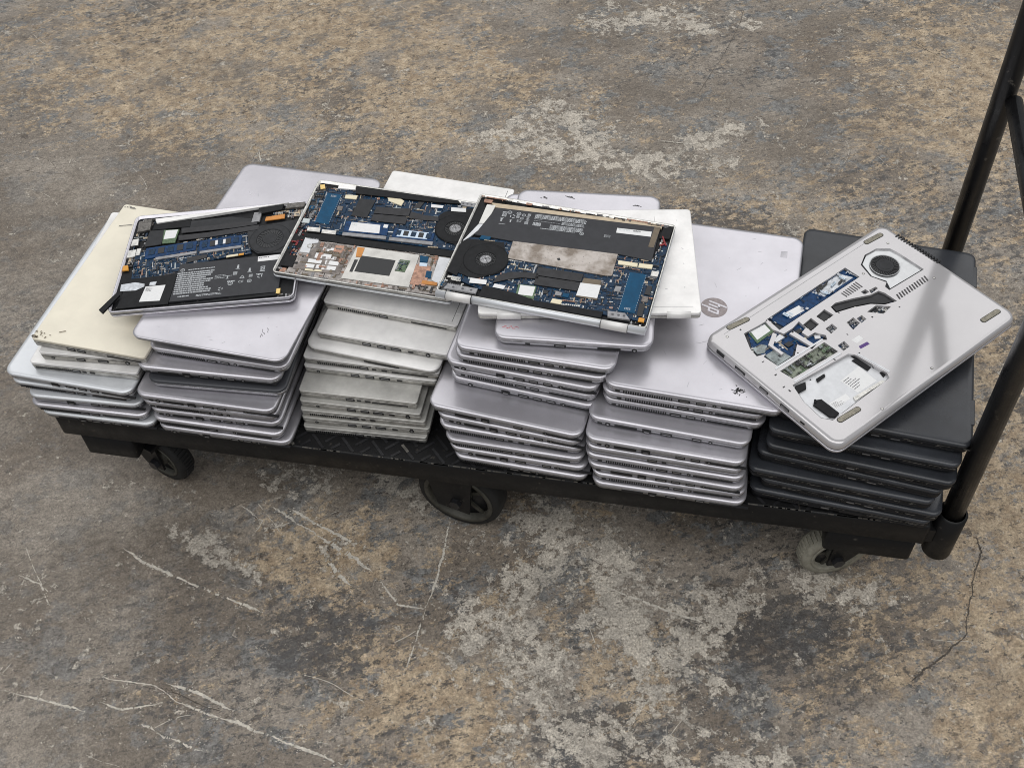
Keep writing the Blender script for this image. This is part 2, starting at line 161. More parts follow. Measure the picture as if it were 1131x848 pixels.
('drive_cable', 'blackplastic', -5.2, -2.2, [(-146.1, -49.6), (-138.2, -53.5), (-137.4, -84.1), (-146.5, -85.4), (-151.7, -81.2), (-153.6, -53.6)], 'drive_tray'),
('drive_latch', 'blackplastic', -5.2, -1.6, [(-148.5, -16.5), (-132.9, -20.0), (-140.1, -28.4), (-157.8, -26.9)], 'drive_tray'),
('drive_rail', 'silvermetal', -5.2, -3, [(-103.0, -77.3), (-50.7, -81.2), (-48.7, -85.4), (-105.1, -83.2)], 'drive_tray'),
('drive_latch', 'blackplastic', -5.2, -2.4, [(-117.5, -25.1), (-102.4, -25.6), (-104.2, -29.4), (-119.5, -30.0)], 'drive_tray'),
('purple_sticker', 'purple', 0, 0.15, [(-31.9, -22.7), (-16.7, -24.2), (-17.2, -29.3), (-33.4, -27.6)], None),
('faded_sticker', 'paper', 0, 0.12, [(-31.1, -9.0), (-16.2, -9.3), (-16.2, -17.6), (-30.0, -17.4)], None)]}
FAN={'O1': ((89.1, 25.9), 32.9, 20.3, [(51.2, 46.3), (68.2, 57.5), (128.9, 65.2), (129.9, 56.1), (117.5, -9.0), (73.5, -5.6), (56.7, 11.7)]), 'O2': ((105.6, 42.3), 31.6, 15.4, [(73.1, 65.5), (79.6, 76.1), (124.5, 95.0), (133.9, 94.8), (128.6, 6.4), (97.2, 10.5)]), 'O3': ((-100.6, -29.6), 33.3, 14.4, [(-144.5, -1.4), (-140.1, 5.9), (-85.3, 10.8), (-75.7, -10.4), (-73.3, -51.1), (-105.5, -71.8), (-134.0, -64.0)]), 'O4': ((117.4, 60.0), 20.8)}
O4HOLES=[('memory_bay', [(68.9, 92.8), (70.6, 66.8), (-93.5, 66.3), (-91.9, 91.9)]), ('memory_bay', [(-147.1, 13.3), (-62.5, 11.9), (-60.5, -11.6), (-143.8, -6.4)]), ('drive_bay', [(-151.9, -14.1), (-53.3, -22.8), (-47.2, -29.1), (-38.7, -78.4), (-42.7, -86.3), (-112.3, -87.3), (-154.7, -88.3), (-164.0, -75.9), (-161.7, -44.3)]), ('chip_bay', [(-35.3, 52.1), (-16.2, 54.6), (-14.5, 38.8), (-34.3, 37.8)]), ('chip_bay', [(-61.3, 52.7), (-42.9, 54.8), (-43.2, 39.4), (-61.5, 37.4)]), ('heat_pipe_bay', [(-6.0, 52.1), (4.9, 53.4), (31.2, 43.6), (55.3, 32.8), (70.2, 30.9), (73.7, 22.2), (74.5, 0.9), (56.2, 7.1), (41.4, 20.6), (17.6, 31.4), (-8.7, 39.8)]), ('plug_bay', [(25.9, 13.4), (46.1, 14.3), (60.0, -0.6), (41.1, -3.6)]), ('plug_bay', [(-11.6, 17.6), (3.4, 18.7), (2.2, 5.3), (-14.5, 2.6)]), ('plug_bay', [(5.3, 14.1), (15.9, 14.0), (15.0, 4.7), (3.6, 4.1)]), ('plug_bay', [(-52.9, -3.7), (-39.7, -3.5), (-41.5, -15.2), (-54.7, -15.4)]), ('plug_bay', [(-42.4, 28.1), (-28.4, 29.0), (-29.0, 18.3), (-43.6, 16.8)]), ('plug_bay', [(60.7, 40.2), (73.3, 38.9), (73.2, 34.5), (57.7, 33.8)]), ('plug_bay', [(49.1, 45.2), (58.4, 44.8), (58.2, 37.8), (49.0, 38.2)]), ('fan_bay', [(90.4, 82.2), (111.0, 92.7), (134.2, 91.0), (149.8, 78.2), (152.1, 62.8), (153.6, 18.7), (82.8, 22.2), (83.4, 30.6), (91.7, 35.1), (83.2, 57.3)]), ('service_bay', [(-136.3, 92.7), (-96.9, 90.3), (-99.9, 72.9), (-94.0, 57.6), (-77.2, 57.3), (-60.8, 60.9), (-62.2, 46.4), (-72.9, 43.9), (-71.7, 33.2), (-58.8, 32.4), (-51.1, 19.2), (-56.2, 12.3), (-63.0, 17.8), (-84.7, 13.5), (-94.3, 32.3), (-111.4, 20.3), (-142.7, 20.2), (-145.7, 45.4), (-139.5, 47.2), (-152.6, 51.7), (-150.0, 66.5)])]
O4FEET=[((-147.4, 113.7), (-111.1, 109.0), 16), ((129.7, 109.2), (164.6, 106.4), 16), ((134.2, -98.1), (169.6, -100.0), 16), ((-150.5, -93.5), (-112.8, -96.2), 18)]
O4SCREW=[(-158.4, 103.0), (-12.2, 135.5), (139.4, 120.7), (155.8, 87.7), (173.9, -119.9), (99.2, -118.2), (-90.9, -115.2), (-168.1, -115.4), (37.0, 137.7), (150.8, -1.9), (13.7, -110.4), (123.3, 43.6), (79.7, 67.8), (-7.6, 68.0)]
O4CLIP=[(-94.5, 90.4), (-61.7, 31.3), (-163.3, -9.4), (-162.1, -18.7), (-75.3, -18.4), (-82.5, -9.8), (-86.4, 1.3), (-135.0, 100.8), (-156.4, 12.3), (-126.8, -22.8), (-50.3, -13.8), (-104.7, 20.3), (-153.0, 39.3), (-27.2, 1.8), (24.1, 2.3), (-81.6, 53.1), (-5.6, 37.3), (68.3, -8.6), (-41.1, -31.4), (-128.2, 32.6)]
O4RAIL=[[(-145.5, -10.2), (-60.2, -14.5), (-60.0, -17.4), (-146.6, -13.3)], [(-149.1, 21.5), (-60.2, 18.2), (-60.2, 15.5), (-150.1, 18.4)], [(-42.3, -30.4), (-33.1, -79.1), (-36.7, -80.1), (-45.5, -31.2)]]
O4SLOTS=[((26.1, 61.2), (26.8, 50.9), (57.8, 63.6), (57.8, 50.1), 8), ((84.5, 10.4), (80.7, 1.0), (142.9, 9.8), (139.5, -0.3), 12), ((183.0, 89.6), (172.4, 89.4), (186.1, 16.0), (175.8, 15.9), 16)]
LOGO=(6.7, -0.4)
SCUFF=(60.1, -148.3)
STK=(95.8, 131.2)
SCR=[('g', [(-0.21, -0.369), (-0.163, -0.372), (-0.116, -0.374), (-0.061, -0.381)], 5), ('g', [(-0.072, -0.324), (-0.02, -0.323), (0.026, -0.324), (0.07, -0.342), (0.124, -0.352), (0.184, -0.36), (0.261, -0.378), (0.35, -0.395)], 7), ('g', [(0.045, -0.317), (0.092, -0.324), (0.161, -0.342)], 6), ('g', [(-0.048, -0.362), (-0.008, -0.367), (0.05, -0.347)], 5), ('g', [(0.413, 0.041), (0.416, -0.021), (0.414, -0.082), (0.41, -0.128)], 6), ('g', [(0.41, -0.128), (0.407, -0.181), (0.403, -0.236)], 4), ('g', [(-0.123, -0.097), (-0.063, -0.123), (0.05, -0.152), (0.151, -0.174)], 6), ('g', [(0.047, 0.016), (0.096, -0.008), (0.089, -0.037)], 9), ('g', [(0.103, 0.021), (0.178, -0.014), (0.251, -0.047), (0.306, -0.077)], 12), ('g', [(0.135, 0.022), (0.227, -0.015), (0.278, -0.029)], 8), ('g', [(0.218, -0.053), (0.249, -0.083), (0.284, -0.108)], 10), ('g', [(0.029, -0.385), (0.082, -0.394), (0.141, -0.406)], 13), ('g', [(0.668, -0.037), (0.736, -0.056), (0.795, -0.071), (0.853, -0.085)], 5), ('g', [(0.324, -0.088), (0.365, -0.128), (0.41, -0.128)], 4), ('g', [(-0.275, -0.174), (-0.23, -0.184), (-0.196, -0.221)], 6), ('d', [(1.278, 0.15), (1.283, 0.115), (1.269, 0.062), (1.256, 0.011), (1.247, -0.038), (1.216, -0.077), (1.181, -0.109), (1.16, -0.135)], 8), ('d', [(0.838, 1.721), (0.826, 1.614), (0.794, 1.47), (0.757, 1.352), (0.74, 1.295)], 3), ('g', [(-0.238, 0.959), (-0.206, 0.898)], 4), ('g', [(0.661, 1.112), (0.753, 1.108)], 4), ('d', [(0.041, -0.325), (0.097, -0.338), (0.159, -0.349)], 5)]

# ------------------------------------------------------------------ camera, world, lamps, exposure
cam_d = bpy.data.cameras.new('camera'); cam = bpy.data.objects.new('camera', cam_d); COL.objects.link(cam)
_f, _c, (_r, _u, _w) = CAM
cam_d.sensor_width = 36; cam_d.lens = 36*_f/1131; cam_d.clip_end = 200; cam_d.clip_start = .05
cam.matrix_world = Matrix(((_r[0], _u[0], -_w[0], _c[0]), (_r[1], _u[1], -_w[1], _c[1]), (_r[2], _u[2], -_w[2], _c[2]), (0, 0, 0, 1)))
scene.camera = cam
scene.render.resolution_x, scene.render.resolution_y = 1024, 767
vs = scene.view_settings
vs.view_transform = 'Standard'; vs.look = 'None'; vs.exposure = 0.08; vs.gamma = 1.0
world = bpy.data.worlds.new('World'); scene.world = world; world.use_nodes = True
_bg = world.node_tree.nodes['Background']; _bg.inputs[0].default_value = (.90, .95, 1.0, 1); _bg.inputs[1].default_value = .25
def area_lamp(name, loc, sx, sy, power, color, rot=(0, 0, 0)):
    d = bpy.data.lights.new(name, 'AREA'); d.shape = 'RECTANGLE'; d.size = sx; d.size_y = sy; d.energy = power; d.color = color
    o = bpy.data.objects.new(name, d); o.location = loc; o.rotation_euler = rot; COL.objects.link(o); return o
# two unseen overhead area lamps, sized and placed to give the light
def bay(x0, x1, y0, y1, z, rad, color=(1, .985, .97)):
    sx, sy = x1-x0, y1-y0
    area_lamp('skylight_lamp', ((x0+x1)/2, (y0+y1)/2, z), sx, sy, rad*math.pi*sx*sy, color)
bay(-4.2, 5.6, .9, 5.4, 3.3, 1.14)
bay(-3.4, 4.4, -2.9, -.4, 3.3, 1.95)  # front lamp added as fill to brighten the stack fronts
scene.cycles.max_bounces = 6
scene.cycles.use_denoising = True; scene.cycles.filter_width = 1.0
# ------------------------------------------------------------------ materials
MATS = {}
def nodes_of(m):
    m.use_nodes = True; nt = m.node_tree; return nt, nt.nodes, nt.links, nt.nodes['Principled BSDF']
def mat(name, color, rough=.5, metal=0., var=.0, vscale=60., bump=0., bscale=300., rvar=0., spec=None, col2=None, lo=.35, hi=.65, tone=0.):
    m = bpy.data.materials.new(name); nt, N, L, P = nodes_of(m)
    P.inputs['Roughness'].default_value = rough; P.inputs['Metallic'].default_value = metal
    if spec is not None: P.inputs['Specular IOR Level'].default_value = spec
    c = (*color, 1)
    P.inputs['Base Color'].default_value = c
    if var or col2 or rvar or bump:
        tc = N.new('ShaderNodeTexCoord')
        oi = N.new('ShaderNodeObjectInfo'); ad = N.new('ShaderNodeVectorMath'); ad.operation = 'MULTIPLY_ADD'
        L.new(oi.outputs['Random'], ad.inputs[0]); ad.inputs[1].default_value = (7.3, 3.1, 5.7); L.new(tc.outputs['Object'], ad.inputs[2])
    if var or col2:
        n = N.new('ShaderNodeTexNoise'); n.inputs['Scale'].default_value = vscale; n.inputs['Detail'].default_value = 7; n.inputs['Roughness'].default_value = .62
        L.new(ad.outputs[0], n.inputs['Vector'])
        r = N.new('ShaderNodeValToRGB'); L.new(n.outputs['Fac'], r.inputs[0])
        r.color_ramp.elements[0].position = lo; r.color_ramp.elements[1].position = hi
        if col2: a, b = color, col2
        else: a, b = [x*(1-var) for x in color], [min(1, x*(1+var)) for x in color]
        r.color_ramp.elements[0].color = (*a, 1); r.color_ramp.elements[1].color = (*b, 1)
        if tone:                                                  # no two covers are quite the same shade
            hs = N.new('ShaderNodeHueSaturation'); L.new(r.outputs[0], hs.inputs['Color'])
            mt = N.new('ShaderNodeMath'); mt.operation = 'MULTIPLY_ADD'; L.new(oi.outputs['Random'], mt.inputs[0]); mt.inputs[1].default_value = tone; mt.inputs[2].default_value = 1-tone/2
            L.new(mt.outputs[0], hs.inputs['Value']); L.new(hs.outputs[0], P.inputs['Base Color'])
        else: L.new(r.outputs[0], P.inputs['Base Color'])
    if rvar:
        n2 = N.new('ShaderNodeTexNoise'); n2.inputs['Scale'].default_value = vscale*.4; n2.inputs['Detail'].default_value = 8; n2.inputs['Roughness'].default_value = .7
        L.new(ad.outputs[0], n2.inputs['Vector'])
        mr = N.new('ShaderNodeMapRange'); mr.inputs[1].default_value = .3; mr.inputs[2].default_value = .7; mr.inputs[3].default_value = rough-rvar; mr.inputs[4].default_value = rough+rvar
        L.new(n2.outputs['Fac'], mr.inputs[0]); L.new(mr.outputs[0], P.inputs['Roughness'])
    if bump:
        n3 = N.new('ShaderNodeTexNoise'); n3.inputs['Scale'].default_value = bscale; n3.inputs['Detail'].default_value = 4
        L.new(ad.outputs[0], n3.inputs['Vector'])
        b = N.new('ShaderNodeBump'); b.inputs['Strength'].default_value = bump; b.inputs['Distance'].default_value = .001
        L.new(n3.outputs['Fac'], b.inputs['Height']); L.new(b.outputs[0], P.inputs['Normal'])
    MATS[name] = m; return m
mat('silver', (.60, .585, .625), .33, .70, .11, 7, tone=.16, rvar=.06)
mat('silverbase', (.33, .33, .345), .32, .88, .14, 24, tone=.4, rvar=.08)  # darker than the lids: shade of the floor-facing walls put into the colour
mat('whitesilver', (.87, .855, .84), .42, .15, .10, 22, rvar=.06)
mat('agedwhite', (.58, .57, .54), .40, .35, .16, 26, tone=.25, rvar=.06)  # greyer white for the lower laptops of the third stack
mat('whitebase', (.42, .41, .385), .38, .6, .34, 70, tone=.3, rvar=.06)
mat('pearl', (.74, .76, .79), .38, .45, .04, 14, rvar=.06)
mat('cream', (.80, .72, .52), .45, .0, .04, 30)
mat('creamlid', (.82, .765, .635), .48, .05, .05, 18, rvar=.06)
mat('blacklid', (.037, .040, .047), .28, .0, .25, 16, tone=.35, rvar=.07)
mat('blackbase', (.010, .0105, .013), .5, .0, .15, 40, spec=.3)
mat('darklid', (.05, .052, .06), .4, .2)
mat('seam', (.016, .016, .018), .7)
mat('port', (.010, .010, .012), .6)
mat('portmetal', (.35, .35, .36), .4, .8)
mat('shell', (.56, .545, .555), .11, .36, .03, 10, rvar=.02)
mat('pcb', (.005, .028, .066), .45, 0, .5, 260, bump=.2, bscale=500, spec=.3)
mat('pcbblue', (.003, .036, .115), .40, 0, .4, 200, spec=.25)
mat('brightblue', (.001, .062, .140), .38, 0, .12, 90, spec=.2)
mat('blackpcb', (.02, .022, .028), .5, 0, .4, 300)
mat('greenpcb', (.10, .16, .085), .5, 0, .35, 300)
mat('greenfoil', (.16, .18, .14), .25, .35, .6, 140, bump=.5, bscale=120)
mat('foil', (.50, .52, .55), .28, .7, .25, 120, bump=.5, bscale=150)
mat('film', (.22, .25, .25), .14, .25, .5, 90, bump=.6, bscale=70)
mat('gunmetal', (.16, .15, .14), .45, .6, .4, 200)
mat('blackplastic', (.010, .0105, .012), .5, 0, .3, 120, spec=.22)
mat('blackmetal', (.022, .022, .025), .34, .2, .3, 90, spec=.4)
mat('blackchip', (.012, .012, .014), .4)
mat('touchblack', (.008, .009, .011), .35)
mat('batteryblack', (.034, .035, .040), .45, 0, .12, 80, spec=.3)
mat('darkgrey', (.026, .027, .030), .5, 0, .2, 90, spec=.3)
mat('grey', (.30, .30, .31), .45, .4, .2, 120)
mat('silvermetal', (.62, .61, .58), .35, .85, .25, 160)
mat('brightmetal', (.60, .61, .62), .30, .8, .07, 60)
mat('brushed', (.50, .49, .465), .27, .92, .12, 50)
mat('warmsilver', (.36, .33, .31), .45, .5, .35, 110)
mat('palesilver', (.66, .67, .69), .42, .45, .08, 60)
mat('stainedsteel', (.21, .175, .145), .34, .75, 0, 38, col2=(.47, .43, .40), lo=.38, hi=.60)
mat('paper', (.80, .80, .80), .6, 0, .03, 200)
mat('bluepaper', (.62, .74, .86), .5)
mat('greypaper', (.55, .60, .60), .5)
mat('paperwhite', (.76, .75, .72), .6, 0, .06, 60)
mat('ink', (.10, .10, .11), .6)
mat('whiteink', (.50, .52, .54), .6)
mat('orange', (.70, .33, .05), .5)
mat('orangefilm', (.58, .24, .05), .38, .1, .15, 90)
mat('copperfilm', (.42, .24, .17), .4, .3, .4, 140)
mat('gold', (.75, .55, .22), .35, .8)
mat('tan', (.56, .46, .33), .6, 0, .12, 60)
mat('taupe', (.19, .165, .15), .5, .1, .4, 150)
mat('brownfilm', (.16, .125, .085), .45, .1, .15, 80)
mat('red', (.24, .015, .018), .45)
mat('purple', (.085, .035, .20), .4)
mat('rubberfoot', (.27, .25, .20), .75, 0, .3, 250)
mat('logodark', (.25, .22, .22), .30, .75, .15, 200)
mat('scuffdark', (.085, .082, .085), .6)
mat('scuffgrey', (.42, .415, .44), .5, .3)
mat('redmark', (.55, .16, .18), .5)
mat('cartblack', (.0085, .0085, .0092), .48, 0, 0, 85, spec=.3, bump=.3, bscale=160, rvar=.12, col2=(.060, .053, .046), lo=.645, hi=.70)
mat('cartpost', (.008, .008, .009), .34, 0, 0, 70, spec=.45, bump=.25, bscale=120, rvar=.14, col2=(.075, .068, .060), lo=.635, hi=.685)
mat('tread', (.018, .018, .020), .36, 0, .4, 40)
mat('worn', (.16, .15, .135), .5, .4, .4, 60)
mat('tyreblack', (.012, .012, .012), .7, 0, .3, 60, bump=.2, bscale=200)
mat('tyregrey', (.22, .21, .18), .7, 0, .3, 50, bump=.3, bscale=150)
mat('tyrelight', (.28, .265, .215), .75, 0, .25, 60, bump=.3, bscale=150)
mat('hubgrey', (.075, .072, .06), .55, .3, .3, 60)
mat('scratchlight', (.58, .54, .47), .85, 0, .22, 160)
mat('crackdark', (.085, .072, .060), .9, 0, .3, 120)
# ------------------------------------------------------------------ helpers
def tag(o, label=None, cat=None, group=None, kind=None):
    if label: o['label'] = label
    if cat: o['category'] = cat
    if group: o['group'] = group
    if kind: o['kind'] = kind
    return o
def empty(name, loc=(0, 0, 0), rot=(0, 0, 0)):
    o = bpy.data.objects.new(name, None); o.location = loc; o.rotation_euler = rot; o.empty_display_size = .02; COL.objects.link(o); return o
def link(name, mesh, parent=None, loc=None, rot=None):
    o = bpy.data.objects.new(name, mesh); COL.objects.link(o)
    if parent: o.parent = parent
    if loc: o.location = loc
    if rot: o.rotation_euler = rot
    return o
class MB:
    def __init__(s): s.v = []; s.f = []; s.m = []; s.s = []; s.mats = []
    def mi(s, m):
        if m not in s.mats: s.mats.append(m)
        return s.mats.index(m)
    def add(s, vs, fs, m, smooth=False):
        b = len(s.v); s.v += [tuple(v) for v in vs]; k = s.mi(m)
        for f in fs: s.f.append([b+i for i in f]); s.m.append(k); s.s.append(smooth)
    def loft(s, rings, m, cap0=True, cap1=True, smooth=True, mcap=None):
        n = len(rings[0]); vs = [v for r in rings for v in r]; fs = []
        for k in range(len(rings)-1):
            for i in range(n): j = (i+1) % n; fs.append((k*n+i, k*n+j, (k+1)*n+j, (k+1)*n+i))
        b = len(s.v); s.add(vs, fs, m, smooth)
        k = s.mi(mcap or m)
        if cap0: s.f.append([b+i for i in range(n-1, -1, -1)]); s.m.append(s.mi(m)); s.s.append(False)
        if cap1: s.f.append([b+(len(rings)-1)*n+i for i in range(n)]); s.m.append(k); s.s.append(False)
    def prism(s, poly, z0, z1, m, ch=0., mside=None):
        a = sum(poly[i][0]*poly[(i+1) % len(poly)][1]-poly[(i+1) % len(poly)][0]*poly[i][1] for i in range(len(poly)))
        if a < 0: poly = poly[::-1]
        rings = [[(x, y, z0) for x, y in poly]]
        if ch and len(poly) <= 6:
            cx = sum(p[0] for p in poly)/len(poly); cy = sum(p[1] for p in poly)/len(poly)
            top = []
            for x, y in poly:
                d = math.hypot(x-cx, y-cy) or 1; k = max(.5, 1-1.3*ch/d); top.append((cx+(x-cx)*k, cy+(y-cy)*k, z1))
            rings.append([(x, y, z1-ch) for x, y in poly]); rings.append(top)
        else: rings.append([(x, y, z1) for x, y in poly])
        s.loft(rings, mside or m, smooth=False, mcap=m)
    def box(s, c, d, m, rz=0.):
        x, y, z = c; a, b, h = d[0]/2, d[1]/2, d[2]/2; co, si = math.cos(rz), math.sin(rz)
        vs = [(x+co*u-si*v, y+si*u+co*v, z+t) for t in (-h, h) for u, v in ((-a, -b), (a, -b), (a, b), (-a, b))]
        s.add(vs, [(3, 2, 1, 0), (4, 5, 6, 7), (0, 1, 5, 4), (1, 2, 6, 5), (2, 3, 7, 6), (3, 0, 4, 7)], m)
    def cyl(s, c, r, z0, z1, m, n=20, r1=None, smooth=True):
        r1 = r if r1 is None else r1
        s.loft([[(c[0]+q*math.cos(2*math.pi*i/n), c[1]+q*math.sin(2*math.pi*i/n), z) for i in range(n)] for q, z in ((r, z0), (r1, z1))], m, smooth=smooth)
    def lathe(s, prof, m, n=32, axis='z', c=(0, 0, 0), closed=True):
        rings = []
        for q, z in prof:
            ring = []
            for i in range(n):
                a = 2*math.pi*i/n; p = (q*math.cos(a), q*math.sin(a), z)
                if axis == 'y': p = (p[0], -p[2], p[1])
                ring.append((c[0]+p[0], c[1]+p[1], c[2]+p[2]))
            rings.append(ring)
        if closed: rings.append(rings[0])
        s.loft(rings, m, cap0=False, cap1=False)
    def ring(s, c, r0, r1, z0, z1, m, n=28):
        s.lathe([(r0, z0), (r1, z0), (r1, z1), (r0, z1)], m, n, c=(c[0], c[1], 0)); 
    def tube(s, pts, r, m, n=10):
        pts = [Vector(p) for p in pts]; rings = []
        for i, p in enumerate(pts):
            t = (pts[min(i+1, len(pts)-1)]-pts[max(i-1, 0)]).normalized()
            a = t.cross(Vector((0, 0, 1)));
            if a.length < .1: a = t.cross(Vector((0, 1, 0)))
            a.normalize(); b = t.cross(a)
            rings.append([tuple(p+a*r*math.cos(2*math.pi*k/n)+b*r*math.sin(2*math.pi*k/n)) for k in range(n)])
        s.loft(rings, m)
    def mesh(s, name):
        me = bpy.data.meshes.new(name); me.from_pydata(s.v, [], s.f)
        for m in s.mats: me.materials.append(MATS[m])
        me.polygons.foreach_set('material_index', s.m); me.polygons.foreach_set('use_smooth', s.s); me.update()
        return me
    def fix(s, me):
        bm = bmesh.new(); bm.from_mesh(me); bmesh.ops.recalc_face_normals(bm, faces=bm.faces); bm.to_mesh(me); bm.free()
    def build(s, name, parent=None, loc=None, rot=None, fix=True):
        me = s.mesh(name)
        if fix: s.fix(me)
        return link(name, me, parent, loc, rot)
def rrect(w, l, r, z, cx=0, cy=0, n=5):
    r = max(min(r, w/2-1e-4, l/2-1e-4), 1e-4); out = []
    for k, (sx, sy) in enumerate(((1, -1), (1, 1), (-1, 1), (-1, -1))):
        ox, oy = cx+sx*(w/2-r), cy+sy*(l/2-r); a0 = -math.pi/2+k*math.pi/2
        for i in range(n+1):
            a = a0+math.pi/2*i/n; out.append((ox+r*math.cos(a), oy+r*math.sin(a), z))
    return out
def slab(mb, w, l, r, levels, m, mcap=None, bow=0.):
    mb.loft([rrect(w-2*i, l-2*i, max(r-i, .001), z) for z, i in levels], m, mcap=mcap)
def curve_plate(outline, holes, z0, z1, m, mname):
    cu = bpy.data.curves.new('plate', 'CURVE'); cu.dimensions = '2D'; cu.fill_mode = 'BOTH'; cu.extrude = (z1-z0)/2
    for pl in [outline]+holes:
        sp = cu.splines.new('POLY'); sp.points.add(len(pl)-1); sp.use_cyclic_u = True
        for p, q in zip(sp.points, pl): p.co = (q[0], q[1], 0, 1)
    o = bpy.data.objects.new('plate', cu)
    me = bpy.data.meshes.new_from_object(o); bpy.data.objects.remove(o); bpy.data.curves.remove(cu)
    me.name = mname
    for v in me.vertices: v.co.z += (z0+z1)/2
    me.materials.clear(); me.materials.append(MATS[m]); return me
def text_mesh(body, size, m, ext=.00006, shear=0., name='lettering'):
    cu = bpy.data.curves.new('lettering', 'FONT'); cu.body = body; cu.size = size; cu.extrude = ext; cu.align_x = 'CENTER'; cu.align_y = 'CENTER'; cu.shear = shear; cu.resolution_u = 3
    o = bpy.data.objects.new('lettering', cu); me = bpy.data.meshes.new_from_object(o)
    bpy.data.objects.remove(o); bpy.data.curves.remove(cu); me.name = name
    me.materials.clear(); me.materials.append(MATS[m]); return me
def inside(p, poly):
    x, y = p; c = False; n = len(poly)
    for i in range(n):
        x1, y1 = poly[i]; x2, y2 = poly[(i+1) % n]
        if (y1 > y) != (y2 > y) and x < (x2-x1)*(y-y1)/(y2-y1)+x1: c = not c
    return c
# ------------------------------------------------------------------ floor
FZ = -.22
class NT:
    def __init__(s, m): s.nt, s.N, s.L, s.P = nodes_of(m)
    def val(s, x, inp):
        if hasattr(x, 'is_output'): s.L.new(x, inp)
        else: inp.default_value = x
    def math(s, op, a, b=0., c=0., clamp=False):
        n = s.N.new('ShaderNodeMath'); n.operation = op; n.use_clamp = clamp
        s.val(a, n.inputs[0]); s.val(b, n.inputs[1]); s.val(c, n.inputs[2]); return n.outputs[0]
    def noise(s, vec, scale, detail=6, rough=.6, dist=0.):
        n = s.N.new('ShaderNodeTexNoise'); s.L.new(vec, n.inputs['Vector'])
        n.inputs['Scale'].default_value = scale; n.inputs['Detail'].default_value = detail; n.inputs['Roughness'].default_value = rough; n.inputs['Distortion'].default_value = dist
        return n.outputs['Fac']
    def mapping(s, vec, loc=(0, 0, 0), rot=0., scale=(1, 1, 1)):
        n = s.N.new('ShaderNodeMapping'); s.L.new(vec, n.inputs[0]); n.inputs[1].default_value = loc; n.inputs[2].default_value = (0, 0, rot); n.inputs[3].default_value = scale; return n.outputs[0]
    def step(s, v, lo, hi, smooth=True):
        n = s.N.new('ShaderNodeMapRange'); n.interpolation_type = 'SMOOTHSTEP' if smooth else 'LINEAR'
        s.L.new(v, n.inputs[0]); n.inputs[1].default_value = lo; n.inputs[2].default_value = hi; return n.outputs[0]
    def mix(s, fac, a, b):
        n = s.N.new('ShaderNodeMix'); n.data_type = 'RGBA'; s.val(fac, n.inputs[0])
        for x, i in ((a, 6), (b, 7)):
            if isinstance(x, tuple): n.inputs[i].default_value = (*x, 1)
            else: s.L.new(x, n.inputs[i])
        return n.outputs[2]
    def blob(s, P, x, y, rx, ry, rot=0.):
        v = s.mapping(P, loc=(0, 0, 0))
        n = s.N.new('ShaderNodeVectorMath'); n.operation = 'SUBTRACT'; s.L.new(P, n.inputs[0]); n.inputs[1].default_value = (x, y, 0)
        v = s.mapping(n.outputs[0], rot=-rot); v = s.mapping(v, scale=(1/rx, 1/ry, 0))
        l = s.N.new('ShaderNodeVectorMath'); l.operation = 'LENGTH'; s.L.new(v, l.inputs[0])
        return s.step(s.math('SUBTRACT', 1.35, l.outputs['Value']), 0, 1)
    def union(s, L):
        o = L[0]
        for x in L[1:]: o = s.math('MAXIMUM', o, x)
        return o
